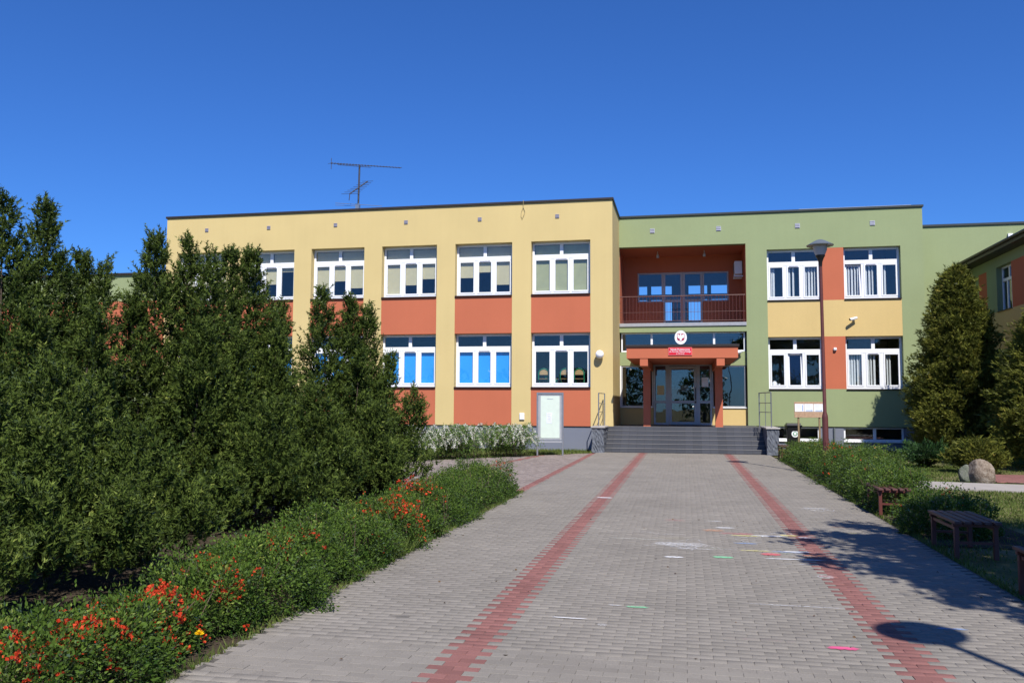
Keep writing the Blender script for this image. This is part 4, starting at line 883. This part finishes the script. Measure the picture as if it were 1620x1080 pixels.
def flower_shrub(label, y0, y1, x0, x1, h, nleaf, flowers, seed, lsize=.031, group='flowering shrubs of the left border', fl_lo=.1):
    t = empty('flowering_shrub', ((x0+x1)/2, (y0+y1)/2, -.02), label, 'shrub', group)
    rg = np.random.default_rng(seed+100); nc = nleaf//32; Pc, Dc = mound(y0, y1, x0, x1, h, nc, seed)       # sprays of leaves on twig ends
    ix = np.repeat(np.arange(nc), 44); off = rg.normal(0, 1, (len(ix), 3))*rg.uniform(.03, .062, (nc, 1))[ix]; P = Pc[ix]+off; P[:, 2] = np.maximum(P[:, 2], .01)
    D = unit(Dc)[ix]*.7 + off*14 + rg.normal(0, .45, (len(ix), 3)); ct = rg.normal(0, .17, nc)[ix]
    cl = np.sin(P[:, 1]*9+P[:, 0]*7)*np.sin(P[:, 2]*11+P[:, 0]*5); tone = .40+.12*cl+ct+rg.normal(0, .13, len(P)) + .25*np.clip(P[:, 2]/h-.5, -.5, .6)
    parts = [leaves(P, D, lsize*rg.uniform(.6, 1.35, len(P)), .5, .3, tone)]
    mb = MB(); ns = 22                                                   # shoots standing out of the outline
    for k in range(ns):
        yy = rg.uniform(y0+.1, y1-.1); xx = rg.uniform(x0+.15, x1-.15); hh = h*rg.uniform(.9, 1.3); tx, ty = xx+rg.normal(0, .12), yy+rg.normal(0, .12)
        mb.tube([(xx, yy, 0), (tx, ty, hh)], .006, 4, .003)
        m = 26; f = rg.uniform(.55, 1.02, m); Q = np.stack([xx+(tx-xx)*f, yy+(ty-yy)*f, hh*f], 1) + rg.normal(0, .018, (m, 3)); Dq = rg.normal(0, .7, (m, 3)) + [0, 0, .5]
        parts.append(leaves(Q, Dq, lsize*rg.uniform(.6, 1.2, m), .5, .3, rg.uniform(.4, 1, m)))
    V, F, T = join(parts); raw_mesh('foliage', V, F, M_QUINCE, t, T); mb.out('stems', M_TWIG, t, kind='stuff')
    if flowers:
        Sp, Sd = mound(y0, y1, x0, x1, h, 60000, seed); Pf = []          # blossoms open on the outer skin of the bush
        base_r = np.hypot((Sp[:, 0]-(x0+x1)/2)/((x1-x0)/2), Sp[:, 2]/h); skin = np.argsort(base_r + .25*np.sin(Sp[:, 1]*3.7))[24000:]
        Sp = Sp[skin]
        for (fy, fx, fz, spread, cnt) in flowers:
            w = np.exp(-.5*(((Sp[:, 0]-fx)/spread[0]/1.3)**2+((Sp[:, 1]-fy)/spread[1]/1.2)**2+((Sp[:, 2]-fz)/max(spread[2]*2.2, .12))**2)); w *= (np.sin(Sp[:, 1]*23+Sp[:, 0]*17)*np.sin(Sp[:, 2]*21+Sp[:, 0]*11) > -.1)
            if w.sum() > 0: Pf.append(Sp[rg.choice(len(Sp), min(cnt, 400), p=w/w.sum())] + rg.normal(0, .012, (min(cnt, 400), 3)))
        Pf = np.concatenate(Pf); kk = 6; Pk = np.repeat(Pf, kk, 0) + rg.normal(0, .009, (len(Pf)*kk, 3))
        V, F, T = leaves(Pk, rg.normal(0, 1, Pk.shape)+[.3, -.6, .6], .023*rg.uniform(.8, 1.4, len(Pk)), .95, .3, rg.uniform(0, 1, len(Pk)))
        raw_mesh('blossom', V, F, M_FLOW, t, T)
fl = flower_shrub
HL = [  # the left border, from the camera to its far end
 ('flowering shrub nearest the camera covered in orange red blossom', 3.5, 5.8, -4.1, -3.32, .34, 27000, [(5.25, -3.85, .36, (.16, .2, .1), 190), (4.85, -3.7, .33, (.2, .26, .14), 330), (4.35, -3.6, .28, (.15, .15, .1), 120), (5.2, -3.75, .36, (.13, .13, .1), 60), (5.6, -3.75, .37, (.13, .13, .1), 50)], 1),
 ('flowering shrub with red blossom clusters behind the dandelion', 5.8, 7.7, -4.3, -3.2, .40, 28000, [(5.95, -3.6, .35, (.13, .15, .1), 60), (6.4, -3.9, .44, (.14, .14, .08), 50), (7.3, -3.75, .42, (.14, .15, .08), 50)], 2),
 ('leafy border shrub with a few red blossoms before the middle yew', 7.7, 9.5, -4.5, -3.2, .42, 24000, [(8.1, -3.85, .44, (.12, .12, .06), 36), (9.0, -3.5, .3, (.1, .2, .1), 10)], 3),
 ('border shrub dotted orange red beside a grass tuft at the path edge', 9.7, 11.4, -4.5, -3.2, .43, 20000, [(10.3, -3.6, .38, (.18, .3, .15), 200), (10.95, -3.75, .42, (.12, .2, .1), 60)], 4),
 ('dense border shrub with a dark red blossom patch at its top', 11.4, 13.3, -4.4, -3.2, .46, 16000, [(12.1, -3.95, .48, (.16, .14, .06), 90)], 5),
 ('green border shrub without blossom beside the rightmost yew', 13.3, 15.1, -4.4, -3.27, .50, 14000, [], 6),
 ('far end shrub of the left border with tall green shoots', 15.0, 16.95, -4.55, -3.25, .52, 15000, [(16.5, -3.5, .35, (.08, .1, .08), 8)], 7)]
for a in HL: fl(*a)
HR = [
 ('low dark shrub in the shade between two benches', 12.4, 14.3, 3.1, 4.15, .38, 17000, [(13.6, 3.9, .46, (.2, .3, .05), 10)], 11),
 ('broad green hedge shrub behind the sunlit bench', 14.8, 18.6, 3.08, 3.95, .56, 26000, [(16.5, 3.8, .5, (.4, .6, .2), 12)], 12),
 ('hedge shrub with red blossoms between bench and lamp post', 18.6, 22.3, 3.08, 4.75, .66, 26000, [(20.0, 3.6, .5, (.25, .5, .15), 36), (21.4, 4.2, .7, (.4, .4, .06), 16)], 13),
 ('hedge shrub growing round the foot of the lamp post', 22.3, 25.8, 3.1, 4.7, .62, 22000, [(23.4, 3.6, .7, (.3, .5, .08), 26)], 14),
 ('far hedge shrub before the black bin and the wooden board', 25.8, 29.3, 3.1, 4.7, .50, 18000, [(27.5, 3.9, .6, (.4, .6, .08), 10)], 15)]
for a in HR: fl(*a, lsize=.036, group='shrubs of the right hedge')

def spirea(label, x0, x1, yc, h, n, seed):
    t = empty('white_spirea', ((x0+x1)/2, yc, -.02), label, 'shrub', 'white spireas before the yellow wall'); rg = np.random.default_rng(seed)
    lp, bp = [], []; mb = MB(); xc = (x0+x1)/2; w = (x1-x0)/2
    for k in range(n):
        a = rg.uniform(0, 2*np.pi); rr = rg.uniform(0, .35); b0 = np.array([xc+w*rg.uniform(-.75, .75), yc+.35*rg.normal(), 0]); L = rg.uniform(.55, 1.15); hh = h*rg.uniform(.5, 1.1)
        d = np.array([math.cos(a)*1.0, math.sin(a)-.55]); s = np.linspace(0, 1, 9); x = b0[0]+d[0]*L*.75*s**1.4; y = b0[1]+d[1]*L*.7*s**1.4; z = hh*1.0*(np.sin(np.clip(s*1.25, 0, 1)*math.pi*.5) - .62*np.clip(s-.55, 0, 1)**1.5*2.2)
        C = np.stack([x, y, np.maximum(z, .05)], 1)
        if k % 3 == 0: mb.tube([tuple(C[i]) for i in (0, 3, 6, 8)], .006, 4, .003)
        m = 70; f = rg.uniform(.1, 1, m); q = np.stack([np.interp(f, s, C[:, i]) for i in range(3)], 1)+rg.normal(0, .035, (m, 3)); lp.append(q)
        if rg.uniform() < .5:
            m = 140; f = rg.uniform(.35, 1, m); q = np.stack([np.interp(f, s, C[:, i]) for i in range(3)], 1)+rg.normal(0, .015, (m, 3)); q[:, 2] += .02; bp.append(q)
    P = np.concatenate(lp); V, F, T = leaves(P, rg.normal(0, .8, P.shape)+[0, -.2, .1], .062*rg.uniform(.6, 1.3, len(P)), .4, .2); raw_mesh('foliage', V, F, M_SPIR, t, T)
    P = np.concatenate(bp); V, F, T = leaves(P, rg.normal(0, 1, P.shape), .032*rg.uniform(.7, 1.3, len(P)), .9, .3); raw_mesh('blossom', V, F, M_BLOS, t, T); mb.out('stems', M_TWIG, t, kind='stuff')
for k, (a, b, yy, lb) in enumerate(((-11.0, -9.2, 23.95, 'white flowering spirea half hidden behind the last yew'), (-9.3, -7.9, 25.5, 'white flowering spirea with thick drooping sprays left of centre in its row'), (-8.0, -6.6, 27.0, 'white flowering spirea in the middle before the terracotta panel'), (-6.7, -5.25, 28.5, 'white flowering spirea touching the notice board post'))):
    spirea(lb, a-.15, b+.15, yy, 1.08, 210, 40+k)

def thuja(label, x, y, hgt, rad, n, seed, cat='thuja', ts=.13, lean=0):
    t = empty('thuja_tree', (x, y, -.03), label, cat, 'golden green thujas by the right wing'); rg = np.random.default_rng(seed)
    mb = MB(); mb.tube([(x, y, -.05), (x+lean*.3, y, hgt*.5), (x+lean, y, hgt*.93)], .14, 8, .02)
    nb = n//16; u = rg.uniform(.0, 1, nb); z = .15+(hgt-.2)*(1-u**.8) ; az = rg.uniform(0, 2*np.pi, nb); v = z/hgt
    prof = np.minimum(1, (np.maximum(1-v, .002)/.85)**.6)*np.where(v < .15, .85+v, 1)
    r = rad*prof*(1+.10*np.sin(az*3+z*2)+.13*np.sin(az*5-z*4.3)+.08*np.sin(az*9+z*7)); ln = r*rg.uniform(.68, 1.16, nb)
    bt = rg.uniform(.1, .95, nb); idx = np.repeat(np.arange(nb), 16); k = len(idx); f = rg.uniform(.55, 1, k)**.6
    o = np.stack([np.cos(az), np.sin(az), np.full(nb, .25)], 1)
    P = np.stack([x+lean*(z/hgt), np.full(nb, y), z], 1)[idx] + o[idx]*(ln[idx]*f)[:, None] + rg.normal(0, .085, (k, 3)); P[:, 2] = np.maximum(P[:, 2], .05)
    D = o[idx]*.8 + rg.normal(0, .4, (k, 3)) + [0, 0, .25]
    tn = np.clip(bt[idx]*.75 + rg.uniform(-.1, .3, k) + .25*(f-.8), 0, 1)
    V, F, T = tufts(P, D, np.full(k, ts)*rg.uniform(.6, 1.2, k), 7, .13, (.1, .8), tn); raw_mesh('crown', V, F, M_THUJA, t, T); mb.out('trunk', M_BARK, t)
    return t
thuja('tall golden green thuja standing clear of the right block corner', 9.75, 33.2, 6.8, 1.65, 33000, 61)
thuja('golden green thuja cut off by the right picture edge before the wing', 10.25, 26.6, 4.9, 1.5, 22000, 62)
sb = thuja('low rounded golden thuja bush behind the boulder', 7.7, 25.0, .78, .72, 5200, 63, 'shrub', .10); sb.name = 'thuja_bush'
def juniper(label, x, y, r, h, n, seed):
    t = empty('juniper', (x, y, -.03), label, 'shrub'); rg = np.random.default_rng(seed); parts = []; mb = MB()
    for k in range(n):
        a = rg.uniform(0, 2*np.pi); el = rg.uniform(.15, 1.0); L = r*rg.uniform(.6, 1.1); e = np.array([math.cos(a)*L*math.cos(el*.8), math.sin(a)*L*math.cos(el*.8), h*rg.uniform(.5, 1.1)*math.sin(el)+.1])
        m = 42; f = rg.uniform(.1, 1, m); P = np.array([x, y, .02])+e*f[:, None]+rg.normal(0, .03, (m, 3)); P[:, 2] += .06*np.sin(f*3); parts.append((P, np.repeat(unit(e[None]), m, 0)+rg.normal(0, .3, (m, 3))+[0, 0, .2]))
        if k % 6 == 0: mb.tube([(x, y, -.02), tuple(np.array([x, y, 0])+e*.8)], .012, 4, .004)
    P = np.concatenate([p for p, d in parts]); D = np.concatenate([d for p, d in parts]); V, F, T = tufts(P, D, np.full(len(P), .085)*rg.uniform(.6, 1.3, len(P)), 6, .13, (.1, .7)); raw_mesh('foliage', V, F, M_JUNI, t, T); mb.out('stems', M_BARK, t, kind='stuff')
juniper('spreading dark green juniper on the lawn left of the boulder', 6.95, 27.0, .78, .75, 120, 71)

# tall broadleaf tree beside the camera; its shade falls across the path and the benches
tt = empty('shade_tree', (7.6, 4.2, -.03), 'broadleaf tree right of the camera casting branch shadows over benches and pavers', 'tree')
mb = MB(); mb.tube([(7.6, 4.2, -.1), (7.55, 4.25, 2.5), (7.4, 4.5, 5.0), (7.3, 4.6, 8.0)], .22, 10, .07); rg = np.random.default_rng(90); LP = []
def to_tree(sx, sy, z): return np.array([sx+z*SD.x/SD.z, sy+z*SD.y/SD.z, z])
hub = np.array([7.35, 4.6, 6.6])
fing = [(1.42, 11.75, 6.2), (1.75, 12.6, 6.6), (2.3, 13.6, 6.5), (1.36, 10.3, 6.0), (1.95, 9.65, 6.0), (2.25, 9.2, 5.6), (2.45, 8.35, 5.6), (2.9, 7.8, 5.3), (3.6, 13.9, 7.0), (4.6, 14.2, 7.2), (3.3, 7.2, 5.6)]
for sx, sy, z in fing:
    tip = to_tree(sx, sy, z); mid = hub*.45+tip*.55+[0, 0, .35]; mb.tube([tuple(hub), tuple(mid), tuple(tip)], .06, 6, .012)
    for k in range(46):
        f = rg.uniform(.25, 1); c = hub*(1-f)**2+2*f*(1-f)*mid+f*f*tip; sp = .10+.42*(1-f); q = c+rg.normal(0, 1, 3)*sp*np.array([1, 1, .6]); LP.append(q+rg.normal(0, .10+.06*(1-f), (24, 3)))
for k in range(2200):
    s_ = np.array([rg.uniform(2.2, 9.9), rg.uniform(7.0, 14.9)]); z = rg.uniform(5.2, 8.8) + (.8 if s_[1] > 13 else 0)
    if ((s_[0]-6.1)/3.8)**2+((s_[1]-11.0)/3.8)**2 > 1: continue
    LP.append(to_tree(s_[0], s_[1], z)+rg.normal(0, .17, (15, 3)))
P = np.concatenate(LP); V, F, T = leaves(P, rg.normal(0, 1, P.shape)+[0, 0, -.3], .15*rg.uniform(.7, 1.25, len(P)), .65, .2); raw_mesh('crown', V, F, M_LEAF, tt, T); mb.out('trunk', M_BARK, tt)

# row of trees across the street behind the camera, seen mirrored in the window panes
rg = np.random.default_rng(95); LP = []; mb = MB()
for k in range(11):
    cx, cy, cz, rr_ = -34+k*7.2+rg.normal(0, 1.2), -32+rg.normal(0, 2.5), rg.uniform(2.4, 3.6), rg.uniform(2.2, 3.3)
    q = unit(rg.normal(0, 1, (1500, 3)))*rr_*rg.uniform(.6, 1.05, (1500, 1))*np.array([1, 1, 1.15]); q *= (1+.2*np.sin(q[:, 0:1]*2.1+k)*np.sin(q[:, 2:3]*2.4)); LP.append(q+[cx, cy, cz]); mb.tube([(cx, cy, -.03), (cx, cy, cz)], .2, 7, .08)
P = np.concatenate(LP); V, F, T = leaves(P, rg.normal(0, 1, P.shape), rg.uniform(.3, .5, len(P)), .7, .2); wood = raw_mesh('tree_row', V, F, M_LEAF, None, T, kind='stuff'); mb.out('trunks', M_BARK, wood)

# grass
def grass(name, pts, hgt, label_kind='stuff'):
    n = len(pts); P = np.column_stack([pts, np.full(n, -.034)]); D = RNG.normal(0, .45, (n, 3)); D[:, 2] = 1
    D = unit(D); s = hgt*RNG.uniform(.5, 1.3, n); w = unit(np.cross(D, RNG.normal(0, 1, (n, 3))))*(.004+.0012*P[:, 1:2]/4)
    V = np.stack([P-w, P+w, P+D*s[:, None]], 1).reshape(-1, 3); clump = .5+.5*np.sin(P[:, 0]*1.7+np.sin(P[:, 1]*1.1)*2); t = np.clip(.25+.35*clump+RNG.normal(0, .2, n), 0, 1)
    raw_mesh(name, V, np.arange(3*n).reshape(-1, 3), M_GRASS, None, np.repeat(t, 3), kind='stuff')
def scatter(n, x0, x1, y0, y1, keep):
    p = np.column_stack([RNG.uniform(x0, x1, n), RNG.uniform(y0, y1, n)]); return p[keep(p)]
def lawn_ok(p):
    x, y = p[:, 0], p[:, 1]; a = R(12); u = (x-5)*math.cos(a)-(y-21)*math.sin(a); v = (x-5)*math.sin(a)+(y-21)*math.cos(a)
    ok = ~((v > -1.03) & (v < .78) & (u > -.35)); ok &= ~((x > 7.1) & (y > 21.9) & (y < 24.45) & (x < 12)); ok &= x < .5*y+1
    return ok & ~((x > 7.55) & (x < 8.75) & (y > 30.3) & (y < 33.05)) & (RNG.uniform(0, 1, len(x)) < .55+.45*np.sin(x*1.3+1.5*np.sin(y*.9)))
g1 = scatter(90000, 3.05, 12, 6.5, 20, lawn_ok); g2 = scatter(80000, 3.5, 12, 20, 36.6, lawn_ok)
grass('lawn_grass', np.concatenate([g1, g2]), .055)
gl_ = scatter(30000, -14, -3.4, 21, 33.1, lambda p: (p[:, 1] > court_edge(p[:, 0])+.05) & (p[:, 1] > 23.8))
grass('wall_grass', gl_, .11)
gt = np.column_stack([RNG.normal(-3.40, .12, 900), RNG.normal(9.6, .18, 900)]); grass('grass_tuft', gt[gt[:, 0] < -3.21], .22)
ge_ = np.column_stack([-3.2-np.abs(RNG.normal(0, .05, 2600)), RNG.uniform(4.4, 17, 2600)]); grass('edge_grass', ge_, .09)
gr_ = np.column_stack([3.01+np.abs(RNG.normal(0, .07, 3000)), RNG.uniform(6, 29, 3000)]); grass('verge_grass', gr_, .08)
# dandelion
dn = empty('dandelion', (-3.3, 5.42, 0), 'yellow dandelion in the border edge by the near pavers', 'flower')
MB().tube([(-3.30, 5.42, -.03), (-3.28, 5.38, .17)], .004, 5).out('stem', M_SPIR, dn)
k = 60; D = RNG.normal(0, 1, (k, 3)); D[:, 2] = np.abs(D[:, 2])*.6+.1; V, F, T = leaves(np.repeat([[-3.28, 5.38, .17]], k, 0), D, np.full(k, .034), .4, .1); raw_mesh('flower_head', V, F, M_DAND, dn, T)

# ------------------------------------------------------------------ chalk drawings and litter on the pavers
def chalk(label, x, y, w, d, c, cover=.6, rz=0., parts=1):
    if y > 9 and cover < .9: w *= 1.2; d *= 1.35; cover *= .95
    m = chalk_mat('chalk', c, cover); b = bmesh.new(); n = 14
    for i in range(n):
        pass
    top = []; bot = []
    for i in range(n+1):
        t = i/n; e = min(1, 6*t, 6*(1-t)); xx = (t-.5)*w; top.append((xx, d/2*e*random.uniform(.6, 1.15)+random.gauss(0, d*.07))); bot.append((xx, -d/2*e*random.uniform(.6, 1.15)+random.gauss(0, d*.07)))
    vs = [(b.verts.new((p[0], p[1], 0)), b.verts.new((q[0], q[1], 0))) for p, q in zip(top, bot)]
    for (a1, b1), (a2, b2) in zip(vs, vs[1:]): b.faces.new((b1, b2, a2, a1))
    me = bpy.data.meshes.new('chalk_mark'); b.to_mesh(me); b.free(); o = link('chalk_mark', me, m); o.location = (x, y, .0055+random.uniform(0, .0012)); o.rotation_euler = (0, 0, rz)
    return props(o, label, 'chalk drawing', 'chalk marks on the grey pavers')
WHT, PNK, GRE, BLU, YLW, ORG, RDD = (.78, .78, .8), (.75, .09, .25), (.22, .6, .33), (.25, .42, .75), (.75, .68, .25), (.75, .33, .15), (.65, .13, .15)
for a in (
 ('solid pink chalk patch near the round lamp shadow', 1.11, 6.62, .25, .09, PNK, .95), ('pale pink chalk smear left of the pink patch', .55, 6.72, .6, .05, (.5, .2, .25), .25),
 ('long white chalk line near the bottom between the strips', -.95, 7.05, .33, .03, WHT, .9, -.02), ('white chalk scribble right of the near white line', -.66, 6.9, .09, .07, WHT, .5),
 ('pale green chalk bar left of centre', -.42, 7.55, .22, .07, GRE, .7), ('thin white chalk dash beside the green bar', -.62, 7.58, .14, .02, WHT, .7), ('thin white chalk line reaching the right red strip', .95, 7.9, .95, .025, WHT, .55, -.01),
 ('pale blue chalk bar in the tree shadow tip', 2.05, 7.37, .26, .06, BLU, .6), ('short white chalk bar in the middle of the path', -.14, 10.1, .24, .09, WHT, .95), ('green chalk bar right of the white bar', .42, 10.22, .22, .10, GRE, .85),
 ('tangled white chalk scrawl at the centre of the path', -.08, 11.05, .62, .24, WHT, .5), ('long faint white chalk stroke left of the scrawl', -.62, 11.35, .75, .06, (.7, .7, .62), .45), ('yellowish chalk stroke beside the scrawl', -.2, 11.5, .5, .08, YLW, .3),
 ('pale blue chalk stroke under the scrawl', -.02, 10.85, .4, .07, BLU, .3), ('white chalk tail below the scrawl', .12, 10.72, .45, .05, WHT, .5), ('faint green chalk trail right of the scrawl', .33, 10.82, .28, .05, GRE, .3), ('blue chalk stroke before the rainbow drawing', .75, 11.3, .28, .09, BLU, .55),
 ('orange chalk band at the top of the rainbow drawing', .38, 12.35, .28, .16, ORG, .5), ('red chalk band in the rainbow drawing', .68, 12.12, .42, .14, RDD, .5), ('yellow chalk band of the rainbow drawing', .78, 11.95, .36, .07, YLW, .7), ('white chalk band on the right of the rainbow drawing', 1.1, 12.0, .42, .09, WHT, .7), ('yellow chalk tip at the right end of the rainbow', 1.36, 12.1, .22, .07, YLW, .8), ('white chalk dash above the rainbow drawing', .55, 12.65, .25, .08, WHT, .7),
 ('yellow chalk band of the nearer drawing by the right strip', .82, 10.75, .34, .06, YLW, .6), ('crimson chalk patch of the nearer drawing', .98, 10.55, .22, .13, RDD, .8), ('blue chalk patch of the nearer drawing', 1.2, 10.75, .34, .10, BLU, .5), ('white chalk band of the nearer drawing', 1.3, 10.78, .3, .06, WHT, .8), ('long white chalk underline of the nearer drawing', 1.22, 10.25, .62, .05, WHT, .75), ('orange chalk band crossing the right red strip', 1.5, 10.5, .36, .14, ORG, .5), ('green chalk smudge of the nearer drawing', 1.12, 10.62, .2, .06, GRE, .35),
 ('faint red chalk patch left of the rainbow', -.16, 13.3, .28, .18, RDD, .35), ('small white chalk tick left of the rainbow', .42, 13.35, .22, .05, WHT, .6), ('white chalk mark on the left red strip', -1.5, 16.2, .28, .12, WHT, .85),
 ('white chalk scribble right of the right strip', 2.17, 15.35, .42, .2, WHT, .45), ('orange chalk smear right of the right strip', 2.2, 13.1, .3, .14, ORG, .35), ('pale yellow chalk dash right of the right strip', 2.2, 12.55, .28, .06, YLW, .5), ('white chalk dash on the right strip', 1.55, 11.95, .16, .07, WHT, .7), ('white chalk scribble on the right strip before the shadow', 1.4, 9.3, .16, .14, WHT, .45), ('faint white chalk line left of the right strip', 1.2, 9.95, .34, .03, WHT, .4)):
    chalk(*a)
def scribble(label, x, y, w, d, n, c, cover=.6, lw=.012):
    m = chalk_mat('chalk_line', c, cover, 70, False); b = bmesh.new(); rg = np.random.default_rng(int(abs(x*1000)+y*10))
    for k in range(n):
        p0 = np.array([rg.uniform(-.5, .2)*w, rg.uniform(-.5, .5)*d]); ang = rg.normal(0, .35); L = w*rg.uniform(.25, .7); K = 12; pts = []
        for i in range(K+1):
            t_ = i/K; pts.append(p0 + np.array([math.cos(ang)*L*t_, math.sin(ang)*L*t_*.5 + d*.14*math.sin(t_*rg.uniform(3, 6)+k)]))
        prev = None
        for i, q in enumerate(pts):
            dr = pts[min(i+1, K)]-pts[max(i-1, 0)]; nn = np.array([-dr[1], dr[0]])/max(np.hypot(*dr), 1e-6)*lw*rg.uniform(.6, 1.2)
            cur = (b.verts.new((q[0]+nn[0], q[1]+nn[1], .0002*k)), b.verts.new((q[0]-nn[0], q[1]-nn[1], .0002*k)))
            if prev: b.faces.new((prev[0], prev[1], cur[1], cur[0]))
            prev = cur
    me = bpy.data.meshes.new('chalk_scribble'); b.to_mesh(me); b.free(); o = link('chalk_scribble', me, m); o.location = (x, y, .0062)
    props(o, label, 'chalk drawing', 'chalk marks on the grey pavers')
scribble('tangle of white chalk strokes over the pale scrawl in the middle of the path', .0, 11.1, 1.3, .8, 6, WHT, .45, .009)
scribble('thin white chalk curls left of the rainbow drawing', -.45, 11.9, .8, .4, 3, WHT, .4, .008)
scribble('white chalk strokes crossing the rainbow drawing', .95, 11.9, 1.0, .8, 4, WHT, .45, .009)
scribble('chalk strokes over the nearer drawing beside the right red strip', 1.2, 10.55, .8, .5, 3, WHT, .45, .009)
scribble('white chalk writing right of the right red strip', 2.17, 15.3, .6, .6, 4, WHT, .45, .012)
# small dry leaves and crumbs
n = 90; P = np.column_stack([RNG.uniform(-3.1, 2.9, n), RNG.uniform(5, 14, n)**1.0, np.full(n, .006)]); D = RNG.normal(0, 1, (n, 3)); D[:, 2] *= .12
V, F, T = leaves(P, D, RNG.uniform(.012, .04, n), .5, .5); raw_mesh('dry_leaves', V, F, foliage('dry_leaf', (.05, .03, .02), (.20, .12, .06), .1, .1), None, T, kind='stuff')
S.frame_set(1)
print('yew tris', nt_, 'tris total', sum(len(o.data.loop_triangles) or sum(len(p.vertices)-2 for p in o.data.polygons) for o in S.objects if o.type == 'MESH'), 'objects', len(S.objects), 'single pavers', single)
